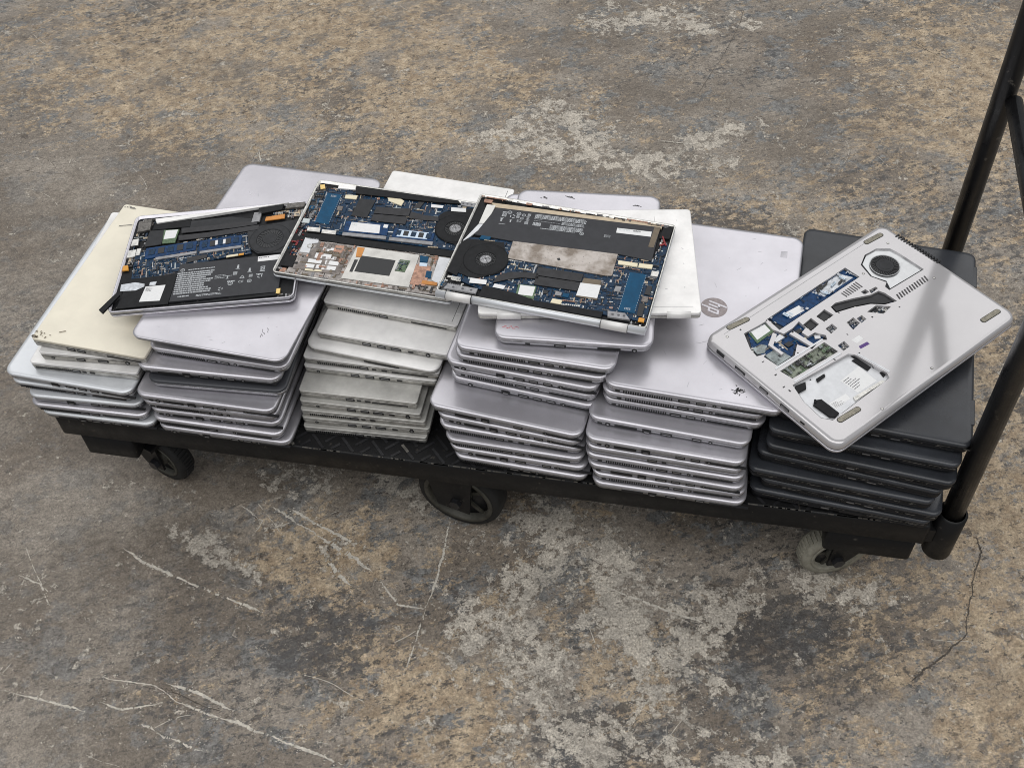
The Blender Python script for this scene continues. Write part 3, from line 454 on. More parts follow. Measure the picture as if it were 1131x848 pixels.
def floor_material():
    m = bpy.data.materials.new('worn_painted_concrete'); t = NT(m)
    P = t.N.new('ShaderNodeTexCoord').outputs['Object']
    st = t.mapping(t.mapping(P, rot=R(-24)), scale=(1., 1.35, 1.))
    st2 = t.mapping(t.mapping(P, rot=R(-30)), scale=(1., 6., 1.))
    big = t.noise(P, 1.6, 4, .5)
    left = t.union([t.blob(P, -.42, -.05, .55, .42), t.blob(P, -.62, .62, .42, .36), t.blob(P, -.05, -.55, .3, .2)])
    keep = t.math('SUBTRACT', 1., t.math('MULTIPLY', left, .60))
    tanr = t.union([t.blob(P, 1.42, .15, .4, .6), t.blob(P, -.45, 1.35, .7, .45, R(25)), t.blob(P, .08, 1.25, .35, .35), t.blob(P, .95, .75, .35, .3), t.blob(P, .22, -.06, .16, .12), t.blob(P, .45, -.28, .2, .12), t.blob(P, .74, -.2, .1, .12), t.blob(P, 1.5, 1.3, .5, .5)])
    base = t.mix(t.step(t.noise(st, 4, 9, .62), .36, .64), (.152, .128, .103), (.250, .219, .184))
    base = t.mix(t.math('MULTIPLY', t.step(t.noise(P, 3.1, 7, .62), .50, .58), .5), base, (.128, .102, .078))
    blue = t.math('MULTIPLY', t.step(t.noise(st, 10, 14, .74), .525, .555), keep)
    base = t.mix(t.math('MULTIPLY', blue, .80), base, t.mix(t.step(t.noise(P, 55, 6, .7), .38, .62), (.095, .098, .099), (.195, .198, .196)))
    # ochre remains of old paint: crisp little flakes, thick only in places
    th = t.math('ADD', t.math('MULTIPLY', t.noise(st, 15, 14, .80), .62), t.math('MULTIPLY', t.noise(st, 70, 9, .75), .38))
    th = t.math('ADD', th, t.math('MULTIPLY', t.math('SUBTRACT', tanr, .55), .080))
    th = t.math('SUBTRACT', th, t.math('MULTIPLY', left, .06)); th = t.math('ADD', th, t.math('MULTIPLY', t.math('SUBTRACT', t.noise(P, 2.6, 5, .6), .5), .16))
    tan = t.math('MULTIPLY', t.step(th, .502, .520), t.step(t.noise(P, 6.5, 9, .7), .36, .48))
    base = t.mix(t.math('MULTIPLY', tan, .80), base, t.mix(t.step(t.noise(P, 34, 8, .7), .36, .64), (.270, .200, .130), (.455, .362, .250)))
    # dark smears and grime
    dmask = t.union([t.blob(P, .25, -.21, .13, .10), t.blob(P, .97, -.08, .15, .09, R(20)), t.blob(P, .82, .82, .2, .12), t.blob(P, .7, -.3, .12, .08), t.blob(P, 1.5, .5, .2, .3), t.math('MULTIPLY', t.step(big, .46, .62), .55)])
    dn = t.math('ADD', t.math('MULTIPLY', t.noise(st2, 10, 12, .76), .30), t.math('MULTIPLY', t.noise(st, 42, 12, .78), .70))
    dark = t.math('MULTIPLY', t.step(t.math('ADD', dn, t.math('MULTIPLY', t.math('SUBTRACT', dmask, .62), .115)), .512, .524), keep)
    base = t.mix(t.math('MULTIPLY', dark, .80), base, (.058, .057, .058))
    br = t.step(t.noise(P, 24, 12, .74), .585, .605)
    base = t.mix(t.math('MULTIPLY', t.math('MULTIPLY', br, .7), t.math('ADD', .3, t.math('MULTIPLY', keep, .7))), base, (.074, .060, .050))
    chip = t.math('MULTIPLY', t.step(t.noise(st, 75, 9, .74), .580, .600), t.math('ADD', .25, t.math('MULTIPLY', keep, .75)))
    base = t.mix(t.math('MULTIPLY', chip, .85), base, (.055, .050, .047))
    # bare concrete where the paint has flaked off: a ragged lace, not blobs
    lmask = t.union([t.blob(P, .60, .02, .11, .15, R(10)), t.blob(P, .56, -.16, .12, .12), t.blob(P, .66, -.32, .13, .1), t.blob(P, .80, -.12, .09, .2, R(-40)), t.blob(P, .42, 1.1, .2, .14), t.blob(P, .68, 1.02, .2, .06, R(15)), t.blob(P, .80, 1.14, .16, .05, R(30)), t.blob(P, .62, 1.6, .25, .08), t.blob(P, .30, .12, .12, .04, R(-40)), t.blob(P, .03, -.08, .12, .03, R(-20)), t.blob(P, .95, -.33, .2, .08, R(-30)), t.blob(P, .70, -.06, .25, .12, R(-30)), t.blob(P, .13, .09, .1, .05, R(-25)), t.blob(P, 1.05, .02, .1, .06)])
    ln = t.math('ADD', t.math('MULTIPLY', t.noise(P, 12, 15, .76, .3), .50), t.math('MULTIPLY', t.noise(P, 52, 12, .78), .50))
    lv = t.math('ADD', t.math('ADD', ln, .004), t.math('MULTIPLY', t.math('SUBTRACT', lmask, .50), .080))
    l = t.step(lv, .527, .536)
    rim = t.math('MULTIPLY', t.step(lv, .505, .527), t.math('SUBTRACT', 1., l))
    base = t.mix(t.math('MULTIPLY', rim, .28), base, (.070, .060, .052))
    agg = t.mix(t.step(t.noise(P, 300, 4, .8), .30, .68), (.27, .24, .205), (.56, .515, .44))
    agg = t.mix(t.math('MULTIPLY', t.step(t.noise(P, 18, 8, .7), .42, .62), .45), agg, (.20, .185, .165))
    base = t.mix(t.math('MULTIPLY', l, .92), base, agg)
    fl = t.math('MULTIPLY', t.step(t.noise(P, 80, 8, .72), .612, .628), t.math('ADD', .35, t.math('MULTIPLY', keep, .65)))
    base = t.mix(t.math('MULTIPLY', fl, .75), base, (.43, .39, .33))
    pit = t.step(t.noise(P, 140, 6, .7), .625, .66)
    base = t.mix(t.math('MULTIPLY', pit, .8), base, (.060, .052, .047))
    base = t.mix(t.math('MULTIPLY', t.step(t.noise(t.mapping(t.mapping(P, rot=R(35)), scale=(1., 3.2, 1.)), 1.5, 7, .6), .50, .66), .26), base, (.105, .092, .078))   # old spills
    g = t.N.new('ShaderNodeHueSaturation'); t.L.new(base, g.inputs['Color'])
    t.L.new(t.math('MULTIPLY', t.math('ADD', .80, t.math('MULTIPLY', t.step(t.noise(P, 240, 6, .9), .38, .62), .84)), t.math('ADD', .80, t.math('MULTIPLY', t.step(t.noise(st, 62, 8, .8), .38, .62), .42))), g.inputs['Value'])
    t.L.new(g.outputs[0], t.P.inputs['Base Color'])
    rg = t.math('ADD', .46, t.math('MULTIPLY', t.math('MAXIMUM', l, tan), .34)); t.L.new(rg, t.P.inputs['Roughness'])
    t.P.inputs['Specular IOR Level'].default_value = .4
    h = t.math('ADD', t.math('MULTIPLY', t.noise(P, 210, 5, .7), .5), t.math('ADD', t.math('MULTIPLY', l, -.8), t.math('MULTIPLY', t.noise(st, 16, 10, .75), 1.2)))
    b = t.N.new('ShaderNodeBump'); b.inputs['Strength'].default_value = .55; b.inputs['Distance'].default_value = .0018
    t.L.new(h, b.inputs['Height']); t.L.new(b.outputs[0], t.P.inputs['Normal'])
    return m
MATS['floor'] = floor_material()
mb = MB(); mb.add([(-8, -8, 0), (9, -8, 0), (9, 9, 0), (-8, 9, 0)], [(0, 1, 2, 3)], 'floor')
floor = mb.build('floor', loc=(0, 0, FZ)); tag(floor, kind='structure')
rng = random.Random(5)
for kind, pts, wpx in SCR:                                       # scratches and cracks, ragged slivers of bare concrete
    mb = MB(); w = wpx*.00048
    P = [Vector((x, y)) for x, y in pts]; run = []
    for a, b in zip(P, P[1:]):
        n = max(2, int((b-a).length/.0018)); run += [a.lerp(b, i/n) for i in range(n)]
    run.append(P[-1]); off = 0.; wid_ = .6; gap_ = 0.; skip = []
    Lr, Rr = [], []
    for i, p in enumerate(run):
        t = (run[min(i+1, len(run)-1)]-run[max(i-1, 0)]).normalized(); nn = Vector((-t.y, t.x))
        e = min(1, (i+.3)/12, (len(run)-i-.7)/12); off = off*.93+rng.uniform(-1, 1)*w*.22; wid_ = max(.12, min(1.1, wid_+rng.uniform(-.16, .16))); gap_ = gap_*.8+rng.uniform(-1, 1)
        Lr.append(p+nn*(off+w*e*wid_*rng.uniform(.45, 1))); Rr.append(p+nn*(off-w*e*wid_*rng.uniform(.45, 1))); skip.append(gap_ > (1.5 if wpx < 8 else 1.1))
    m = 'scratchlight' if kind == 'g' else 'crackdark'
    if kind == 'd': Lr = [a.lerp(b, .28) for a, b in zip(Lr, Rr)]; Rr = [b.lerp(a, .28) for a, b in zip(Lr, Rr)]
    for i in range(len(run)-1):
        if skip[i] and kind == 'g': continue
        mb.add([(q.x, q.y, .0006) for q in (Lr[i], Rr[i], Rr[i+1], Lr[i+1])], [(0, 1, 2, 3)], m)
    if wpx > 3:
        for i in range(len(run)//2):
            p = rng.choice(run)+Vector((rng.gauss(0, w*1.6), rng.gauss(0, w*1.6))); q = rng.uniform(.0004, .0016)
            mb.add([(p.x+q*rng.uniform(.6, 1.4)*math.cos(a), p.y+q*rng.uniform(.4, 1)*math.sin(a), .0006) for a in (0, 1.3, 2.5, 3.8, 5)], [(0, 1, 2, 3, 4)], m)
    tag(mb.build('floor_scratch' if kind == 'g' else 'floor_crack', floor, fix=False), kind='stuff')
mb = MB(); rng = random.Random(77)                               # hairline drag scratches
for i in range(260):
    x, y = rng.uniform(-1.1, 1.6), rng.uniform(-.55, 1.7); a = rng.gauss(-.5 if rng.random() < .6 else .55, .35); n = rng.randint(5, 16); w = rng.uniform(.00018, .0006); k = rng.gauss(0, .05)
    m = 'scratchlight' if rng.random() < .72 else 'crackdark'
    for j in range(n):
        L = rng.uniform(.004, .010); dx, dy = math.cos(a)*L, math.sin(a)*L
        if rng.random() < .72:
            nx, ny = -math.sin(a)*w, math.cos(a)*w; q = .4+rng.random()
            mb.add([(x+nx, y+ny, .0005), (x-nx, y-ny, .0005), (x+dx-nx*q, y+dy-ny*q, .0005), (x+dx+nx*q, y+dy+ny*q, .0005)], [(0, 1, 2, 3)], m)
        x += dx; y += dy; a += k+rng.gauss(0, .05)
tag(mb.build('hairline_scratches', floor, fix=False), kind='stuff')
# ------------------------------------------------------------------ platform cart
cart = empty('platform_cart', (.475, .23, FZ))
tag(cart, 'black steel platform cart with tread plate deck and pipe handle at its right end', 'cart')
def CO(x, y, z): return (x-.475, y-.23, z-FZ)
DX0, DX1, DY0, DY1 = -.212, 1.146, 0., .462
def part(mb, name, **k): return mb.build(name, cart, loc=(-.475, -.23, -FZ), **k)
mb = MB(); cx, cy = (DX0+DX1)/2, (DY0+DY1)/2; wd, ld = DX1-DX0, DY1-DY0
mb.loft([rrect(wd-2*i, ld-2*i, .006, z, cx, cy, 3) for z, i in ((-.046, .002), (-.044, 0), (-.004, 0), (-.0012, .0010), (0, .003))], 'cartblack')
part(mb, 'deck')
mb = MB(); rng = random.Random(2)
iy = 0
y = .010
while y < .44:
    x = DX0+.012+(iy % 2)*.012; k = 0
    while x < DX1-.01:
        if y < .11 or y > .40 or x < -.15 or x > 1.12:
            a = R(45 if (iy+k) % 2 else -45)
            mb.box((x, y, .0004), (.017, .0042, .0013), 'tread' if rng.random() < .93 else 'worn', a)
        x += .024; k += 1
    y += .0125; iy += 1
tag(part(mb, 'tread_pattern', fix=False), kind='stuff')
mb = MB(); rng = random.Random(4)                               # chipped paint along the deck edge
for i in range(130):
    x = rng.uniform(.2, 1.13); L = rng.uniform(.003, .012)
    mb.box((x, .0016, -.0006), (L, .0012, .0014), 'worn')
tag(part(mb, 'worn_edge', fix=False), kind='stuff')
for x0, x1, y0 in ((-.190, -.100, .008), (1.010, 1.138, .008)):
    for yy in (y0, .33):
        mb = MB(); mb.loft([rrect(x1-x0-2*i, .11-2*i, .005, z, (x0+x1)/2, yy+.055, 3) for z, i in ((-.105, .002), (-.103, 0), (-.0465, 0))], 'cartblack')
        part(mb, 'caster_riser')
def wheel(cx, cy, r, wid, yaw, z, lightm, big):
    root = empty('caster_wheel', CO(cx, cy, z), (0, 0, R(yaw))); root.parent = cart
    h = wid/2
    mb = MB(); rin = r*(.74 if big else .66)
    mb.lathe([(rin, -h), (r*.93, -h), (r*.985, -h*.7), (r, 0), (r*.985, h*.7), (r*.93, h), (rin, h)], 'tyreblack' if big else lightm, 40, axis='y')
    mb.build('tyre', root)
    mb = MB(); mb.lathe([(rin*.97, -h*1.04), (rin*1.09, -h*1.12), (rin*1.12, -h*1.02), (rin*1.12, h*1.02), (rin*1.09, h*1.12), (rin*.97, h*1.04)], lightm if lightm != 'tyreblack' else 'hubgrey', 40, axis='y')
    mb.lathe([(.004, -h*.45), (rin*.98, -h*.45), (rin*.98, h*.45), (.004, h*.45)], 'blackmetal', 32, axis='y')
    mb.lathe([(.004, -h*1.0), (r*.24, -h*1.0), (r*.28, -h*.4), (r*.28, h*.4), (r*.24, h*1.0), (.004, h*1.0)], 'hubgrey', 20, axis='y')
    for k in range(5):
        a = 2*math.pi*k/5+.5; c, s = math.cos(a), math.sin(a)
        for q in [rin*.62]:
            vs = [(c*u-s*v, t, s*u+c*v) for t in (-h*.62, h*.62) for u, v in ((r*.2, -r*.05), (rin, -r*.05), (rin, r*.05), (r*.2, r*.05))]
            mb.add(vs, [(3, 2, 1, 0), (4, 5, 6, 7), (0, 1, 5, 4), (1, 2, 6, 5), (2, 3, 7, 6), (3, 0, 4, 7)], 'hubgrey')
    mb.build('rim', root)
    if not big:                                                  # tread blocks moulded in the small tyres
        mb = MB()
        for k in range(44):
            a = 2*math.pi*k/44; c, s = math.cos(a), math.sin(a)
            vs = [(c*u-s*v, t, s*u+c*v) for t in (-h*.55, h*.55) for u, v in ((r*.97, -r*.035), (r*1.03, -r*.03), (r*1.03, r*.03), (r*.97, r*.035))]
            mb.add(vs, [(3, 2, 1, 0), (4, 5, 6, 7), (0, 1, 5, 4), (1, 2, 6, 5), (2, 3, 7, 6), (3, 0, 4, 7)], lightm)
        mb.build('tyre_tread', root)
    return root
def fork(cx, cy, z, top, r, wid, yaw, lean, front):
    mb = MB(); c, s = math.cos(R(yaw)), math.sin(R(yaw))
    ox = lean
    for sy in (-1, 1):
        y0 = sy*(wid/2+.006); dr = 1 if lean > 0 else -1; pl = [(-.015*dr, -.013), (.010*dr, -.017), (.072*dr, top-z-.002), (.070*dr, top-z), (-.012*dr, top-z)] if not front else [(-.034, -.020), (.022, -.026), (.034, top-z), (-.058, top-z)]
        vs = [(x, y0+t, zz) for t in (-.002, .002) for x, zz in pl]
        vs = [(cx+c*x-s*yv, cy+s*x+c*yv, z+zz) for x, yv, zz in vs]
        k_ = len(pl); mb.add(vs, [tuple(range(k_))[::-1], tuple(range(k_, 2*k_))]+[(i, (i+1) % k_, (i+1) % k_+k_, i+k_) for i in range(k_)], 'cartblack')
    mb.loft([[(cx+c*(u+ox)-s*v, cy+s*(u+ox)+c*v, zz) for u, v in ((-.05, -.036), (.05, -.036), (.05, .036), (-.05, .036))] for zz in (top-.006, top)], 'cartblack', smooth=False)
    part(mb, 'caster_fork')
    q = wid/2+.008
    for sy in (-1, 1):
        mb = MB()
        ring0 = []
        for t in (0, .008):
            ring0.append([(cx+c*.010*math.cos(k*math.pi/3)-s*sy*(q+t), cy+s*.010*math.cos(k*math.pi/3)+c*sy*(q+t), z+.010*math.sin(k*math.pi/3)) for k in range(6)])
        mb.loft(ring0, 'blackmetal', smooth=False); part(mb, 'axle_bolt')
wheel(.437, .060, .074, .042, -11, FZ+.075, 'hubgrey', True); fork(.437, .060, FZ+.075, -.047, .074, .042, -11, 0, True)
wheel(.437, .40, .074, .042, 0, FZ+.075, 'hubgrey', True); fork(.437, .40, FZ+.075, -.047, .074, .042, 0, 0, True)
for cx, cy, yaw, lm, lean in ((1.036, .052, 20, 'tyrelight', .03), (-.094, .066, -20, 'tyreblack', -.03), (1.04, .39, 160, 'tyregrey', .03), (-.10, .39, 20, 'tyregrey', -.03)):
    wheel(cx, cy, .054, .032, yaw, FZ+.056, lm, False); fork(cx, cy, FZ+.056, -.106, .054, .032, yaw, lean, False)
PX, PN, PF = 1.172, .0205, .440
LEAN = -.021                                                    # the handle leans a little towards the deck
for yy in (PN, PF):
    mb = MB(); mb.tube([(PX, yy, .0), (PX+LEAN*.5, yy, .5), (PX+LEAN, yy, 1.0)], .0155, 'cartpost', 24); part(mb, 'handle_post')
    mb = MB(); mb.lathe([(.0182, -.082), (.0212, -.080), (.0212, .014), (.0176, .016)], 'cartblack', 28, c=(PX, yy, 0), closed=False); mb.cyl((PX, yy), .0182, -.0815, -.079, 'cartblack', 24); part(mb, 'post_sleeve')
    mb = MB(); mb.box((PX-.0225, yy, -.03), (.012, .03, .03), 'cartblack'); part(mb, 'sleeve_bracket')
mb = MB(); mb.tube([(PX+.002, PN+.016, .425), (PX+.002, PF-.016, .425)], .0115, 'cartpost', 18); part(mb, 'crossbar')
mb = MB(); mb.tube([(PX+LEAN, PN, .985)]+[(PX+LEAN, PN+.03*(1-math.cos(a)), .985+.03*math.sin(a)) for a in (.4, .8, 1.2, 1.57)]+[(PX+LEAN, PF-.03*(1-math.cos(a)), .985+.03*math.sin(a)) for a in (1.57, 1.2, .8, .4)]+[(PX+LEAN, PF, .985)], .0165, 'cartpost', 20); part(mb, 'handle_grip')
# ------------------------------------------------------------------ closed laptops in six stacks
PM = {}
def port_mesh(kind):
    if kind in PM: return PM[kind]
    mb = MB(); d = .004
    def frame(w, h, m='port'): mb.box((0, d/2, 0), (w, d, h), m)
    if kind == 'usb_port': frame(.0135, .0056); mb.box((0, -.0001, .0008), (.0105, .0006, .0016), 'portmetal')
    elif kind == 'usb_c_port': mb.loft([[(x, y, z) for x, _, z in [(a, 0, b) for a, b, _ in rrect(.009, .0034, .0016, 0)]] for y in (0, d)], 'port', smooth=False)
    elif kind == 'network_port': frame(.0125, .0078); mb.box((0, -.0001, -.0022), (.007, .0006, .0016), 'portmetal')
    elif kind == 'display_port': frame(.0165, .0052); mb.box((0, -.0001, 0), (.012, .0006, .0012), 'portmetal')
    elif kind == 'dock_port': frame(.032, .0054)
    elif kind == 'card_slot': frame(.056, .0018)
    elif kind == 'audio_jack' or kind == 'power_jack':
        q = .0028 if kind[0] == 'a' else .0038
        mb.loft([[(q*math.cos(2*math.pi*i/14), y, q*math.sin(2*math.pi*i/14)) for i in range(14)] for y in (0, d)], 'port', smooth=False)
        mb.loft([[(q*.45*math.cos(2*math.pi*i/10), y, q*.45*math.sin(2*math.pi*i/10)) for i in range(10)] for y in (-.0003, d)], 'portmetal', smooth=False)
    elif kind == 'lock_slot': frame(.0065, .0032)
    elif kind.startswith('vent'):
        for i in range(21): mb.box(((i-10)*.0033, d/2, 0), (.0019, d, .0058), 'port')
    PM[kind] = mb.mesh(kind); return PM[kind]
RIGHT = [('lock_slot', .055), ('power_jack', .11), ('dock_port', .23), ('network_port', .37), ('display_port', .50), ('usb_port', .60), ('usb_port', .70), ('audio_jack', .79), ('card_slot', .90)]
LEFT = [('lock_slot', .06), ('vent_grille', .26), ('display_port', .48), ('usb_port', .58), ('audio_jack', .66), ('card_slot', .82)]
LEFT2 = [('vent_grille', .24), ('usb_port', .44), ('lock_slot', .52), ('usb_c_port', .60), ('card_slot', .80)]
RIGHT2 = [('audio_jack', .10), ('usb_port', .40), ('usb_port', .52), ('display_port', .64), ('usb_c_port', .76), ('power_jack', .90)]
BLK = [('card_slot', .17), ('vent_grille', .36), ('usb_port', .52), ('display_port', .63), ('card_slot', .83)]
_cache = {}
def laptop(name, label, group, x, y, z, yaw, w, l, t, style, ports, tilt=(0, 0), lidm=None, basem=None, lidshift=(0, 0), cat='laptop'):
    """x, y: front left corner of the lid; the front edge shows the laptop's short side"""
    rz = R(yaw); c, s = math.cos(rz), math.sin(rz)
    o = empty(name, (x+c*w/2-s*l/2, y+s*w/2+c*l/2, z), (tilt[0], tilt[1], rz)); tag(o, label, cat, group)
    if style == 'sharp': r = .005; bt = t*.62; LL = [(0, .0012), (.0006, .0003), (t*.26, 0), (t*.295, .0004), (t*.30, .0012)]; BL = [(.0005, .006), (.0022, .0012), (bt-.0008, .0002), (bt, .0008)]
    elif style == 'black': r = .014; bt = t*.66; LL = [(0, .002), (.001, .0005), (t*.16, 0), (t*.25, .0014), (t*.29, .0045), (t*.30, .009)]; BL = [(.0006, .012), (.003, .005), (.007, .0022), (bt-.001, .0014), (bt, .002)]
    else: r = .017; bt = t*.62; LL = [(0, .002), (.0006, .0006), (t*.15, 0), (t*.24, .0009), (t*.29, .0030), (t*.315, .0065)]; BL = [(.0005, .013), (.0022, .0065), (.0048, .0026), (bt-.0012, .0010), (bt, .0016)]
    lidm = lidm or {'sharp': 'whitesilver', 'black': 'blacklid'}.get(style, 'silver'); basem = basem or {'sharp': 'whitebase', 'black': 'blackbase'}.get(style, 'silverbase')
    mb = MB(); slab(mb, w, l, r, BL, basem); mb.build('base', o)
    si = .003 if style != 'sharp' else .0024
    mb = MB(); slab(mb, w-2*si, l-2*si, max(r-si, .002), [(bt-.0002, 0), (bt+.0016, 0)], 'seam'); mb.build('seam_gasket', o)  # dark slab put in for the shade between lid and base
    mb = MB(); slab(mb, w, l, r, LL, lidm); lid = mb.build('lid', o, loc=(lidshift[0], lidshift[1], bt+(.0009 if style != 'sharp' else .0012)))
    pz = (bt+.004)/2 if style != 'black' else bt*.62
    prng = random.Random(int(abs(x*7919+z*10007+y*997)*1000))
    jit = prng.uniform(-.03, .03)
    for k, fx in ports:
        if prng.random() < .14: continue
        fx = min(.95, max(.05, fx+jit))
        q = link(k, port_mesh(k), o, ((fx-.5)*w*.93, -l/2+{'sharp': .0000, 'black': .0012}.get(style, .0010)-.0001, pz if k != 'card_slot' else pz-.0012))
        if k == 'vent_grille' and style == 'sharp': q.scale = (1, 1, .8)
    return o, lid, bt
ORD = ['lowest']+[q+' from bottom' for q in ('second', 'third', 'fourth', 'fifth', 'sixth', 'seventh', 'eighth', 'ninth', 'tenth', 'eleventh')]
def label_for(look, i, n, where):
    return '%s, %s in %s' % (look, ORD[i], where)
rng = random.Random(11)
W1 = 'leftmost stack'; G1 = 'laptops in the leftmost stack'
t, L = STACKS['S1']
lk1 = ['thin silver laptop with a bright lid edge', 'thin silver laptop with a plain edge', 'thin pale silver laptop with a flat lid strip showing', 'silver laptop jutting out past its neighbours', 'large pale silver lid jutting farthest left', 'white square edged laptop with a row of ports', 'white square edged laptop set back']
for i, (x, y, z, w, a) in enumerate(L):
    st = 'sharp' if i >= 5 else 'round'
    w2 = min(w, -.032-x); ll = .383 if i in (3, 4) else .32
    laptop('laptop', label_for(lk1[i], i, 8, W1), G1, x, y, z, a, w2, ll-.004*(i % 3), t, st, ([RIGHT2, [], LEFT2][i % 3] if i >= 5 else [RIGHT[2:], LEFT][i % 2]), lidm=['pearl', 'silver', 'pearl', 'pearl', 'pearl', 'whitesilver', 'whitesilver'][i], basem='whitebase' if st == 'sharp' else None)
q = POSE['S1c']; a = math.degrees(q[3]); w, l = q[6], q[7]; c, s = math.cos(q[3]), math.sin(q[3])
o, lid, bt = laptop('laptop', 'laptop with a cream coloured chipped lid on top of the leftmost stack', G1, q[0]-c*w/2+s*l/2, q[1]-s*w/2-c*l/2, q[2]-t, a, w-.006, l, t, 'sharp', [('usb_port', .3), ('usb_port', .4), ('display_port', .55), ('card_slot', .8)], lidm='creamlid', basem='whitebase')
mb = MB()
for i in range(26):                                              # chipped front corner and edge
    u = rng.uniform(0, .03)*rng.random(); mb.box((-w/2+.004+u, -l/2+.0035+rng.uniform(0, .012)*(rng.random() > .6), t*.372), (rng.uniform(.001, .004), rng.uniform(.0006, .002), .0003), 'brownfilm', rng.uniform(0, 3))
for i in range(12): mb.box((-w/2+.006+rng.uniform(0, .02), l/2-.004-rng.uniform(0, .005), t*.372), (rng.uniform(.002, .005), .0008, .0003), 'ink', rng.uniform(-.3, .3))
mb.box((-w/2+.045, -l/2+.022, t*.372), (.010, .0012, .0003), 'brownfilm', .5); mb.box((-w/2+.03, l/2-.05, t*.372), (.022, .0010, .0003), 'ink', .35)
tag(mb.build('chipped_paint', lid, fix=False), kind='stuff')
W2 = 'second stack from left'; G2 = 'laptops in the second stack from the left'
t, L = STACKS['S2']
for i, (x, y, z, w, a) in enumerate(L):
    w = min(w, (.196 if i != 7 else .208)-x) if i not in (0,) else min(w, .192-x)
    if i == 5: laptop('laptop', 'dark grey laptop showing only its right corner between silver ones in second stack', G2, x, .005, z, a, w, .330, t, 'round', [], lidm='darklid')
    else: laptop('laptop', label_for(['rounded silver laptop with a vent row', 'rounded silver laptop'][i % 2], i, 9, W2), G2, x, y, z, a, w, .337-.002*(i % 4), t, 'round', [LEFT, RIGHT][(i*3+1) % 4 % 2])
q = POSE['S2']; w, l = q[6], q[7]; c, s = math.cos(q[3]), math.sin(q[3])
o, lid, bt = laptop('laptop', 'large lavender silver laptop with a plain lid, topmost in the second stack from the left', G2, q[0]-c*w/2+s*l/2, q[1]-s*w/2-c*l/2, q[2]-.0085, math.degrees(q[3]), w, l, .0115, 'round', [('card_slot', .6)], tilt=(0, q[5]))
mb = MB()
for i in range(9): mb.box((w/2-.052+rng.uniform(-.004, .006), -l/2+.040+.002*i, .0115*.3155), (.0007, .004, .00012), 'scuffdark', rng.uniform(.3, 1.1))
for i in range(60): mb.box((rng.uniform(-w/2+.012, w/2-.012), rng.uniform(-l/2+.012, l/2-.02), .0115*.3155), (rng.uniform(.0006, .008), rng.uniform(.0003, .0008), .0001), 'scuffgrey', rng.gauss(.4, .9))
tag(mb.build('scuff_mark', lid, fix=False), kind='stuff')
W3 = 'third stack from left'; G3 = 'white square edged laptops in the third stack from the left'
t, L = STACKS['S3']
lk3 = ['white square edged laptop lying on the deck plate', 'white square edged laptop with a vent row', 'white square edged laptop', 'white square edged laptop with a plain edge', 'white square edged laptop with shaded lid', 'white square edged laptop with many ports', 'white square edged laptop with a wide vent', 'white laptop with a rounded corner', 'white laptop turned slightly left with ports']
for i, (x, y, z, w, a) in enumerate(L):
    laptop('laptop', label_for(lk3[i], i, 10, W3), G3, max(x, .2), y, z, a, min(w, .213), .306+.003*(i % 3), t, 'sharp' if i != 7 else 'round', [LEFT2, RIGHT2, LEFT2, RIGHT2, LEFT2[1:], RIGHT2, LEFT2, [('usb_c_port', .2), ('card_slot', .6)], RIGHT2[1:]][i], lidm='agedwhite' if i < 5 else 'whitesilver', basem='whitebase')
q = POSE['S3']; w, l = q[6], q[7]; c, s = math.cos(q[3]), math.sin(q[3])
o, lid, bt = laptop('laptop', 'white square edged laptop under the middle opened laptop, topmost of its stack', G3, q[0]-c*w/2+s*l/2, q[1]-s*w/2-c*l/2, q[2]-t, math.degrees(q[3]), w, l, t, 'sharp', LEFT2, lidm='whitesilver', basem='whitebase')
for yy in (-.36, .36):
    mb = MB(); slab(mb, .0085, .042, .002, [(0, 0), (.0006, 0), (.0008, .0004)], 'whitesilver'); mb.build('hinge_cap', o, loc=(w/2-.0052, yy*l, t*.985))
mb = MB(); mb.box((w/2-.0105, 0, t*.994), (.0006, l*.96, .0003), 'seam'); mb.build('hinge_line', o)
W4 = 'fourth stack from left'; G4 = 'silver laptops in the fourth stack from the left'
t, L = STACKS['S4']
for i, (x, y, z, w, a) in enumerate(L):
    laptop('laptop', label_for(['rounded silver laptop with vented edge', 'rounded silver laptop with ported edge'][i % 2], i, 12, W4), G4, x, y, z, a, min(w, .232), .337-.002*(i % 3), t, 'round', [LEFT, RIGHT, LEFT, LEFT2, RIGHT, RIGHT[2:], RIGHT, LEFT, RIGHT, LEFT, LEFT][i])
q = POSE['S4b']; w, l = q[6], q[7]; c, s = math.cos(q[3]), math.sin(q[3])
o, lid, bt = laptop('laptop', 'silver laptop lying turned on the fourth stack, pink scribble on its lid corner', G4, q[0]-c*w/2+s*l/2, q[1]-s*w/2-c*l/2, q[2]-t+.0004, math.degrees(q[3]), w, l, t, 'round', [('lock_slot', .2), ('usb_c_port', .3), ('display_port', .42), ('audio_jack', .52), ('usb_port', .6), ('dock_port', .75), ('power_jack', .92)])
mb = MB()
for i in range(9): mb.box((-w/2+.012+.0025*i, -l/2+.020+.002*math.sin(i*1.9), t*.3155), (.004, .0009, .0002), 'redmark', .5*math.sin(i*2.1))
tag(mb.build('pink_scribble', lid, fix=False), kind='stuff')
mb = MB()
for (u, v) in ((-.07, .14), (-.03, .143), (.075, .13)):
    for k in range(5): mb.box((u+rng.uniform(-.006, .006), v+rng.uniform(-.003, .003), t*.3155), (rng.uniform(.002, .008), .0012, .0002), 'scuffdark', -.5)
tag(mb.build('scuff_mark', lid, fix=False), kind='stuff')
W5 = 'fifth stack from left'; G5 = 'silver laptops in the fifth stack from the left'
t, L = STACKS['S5']
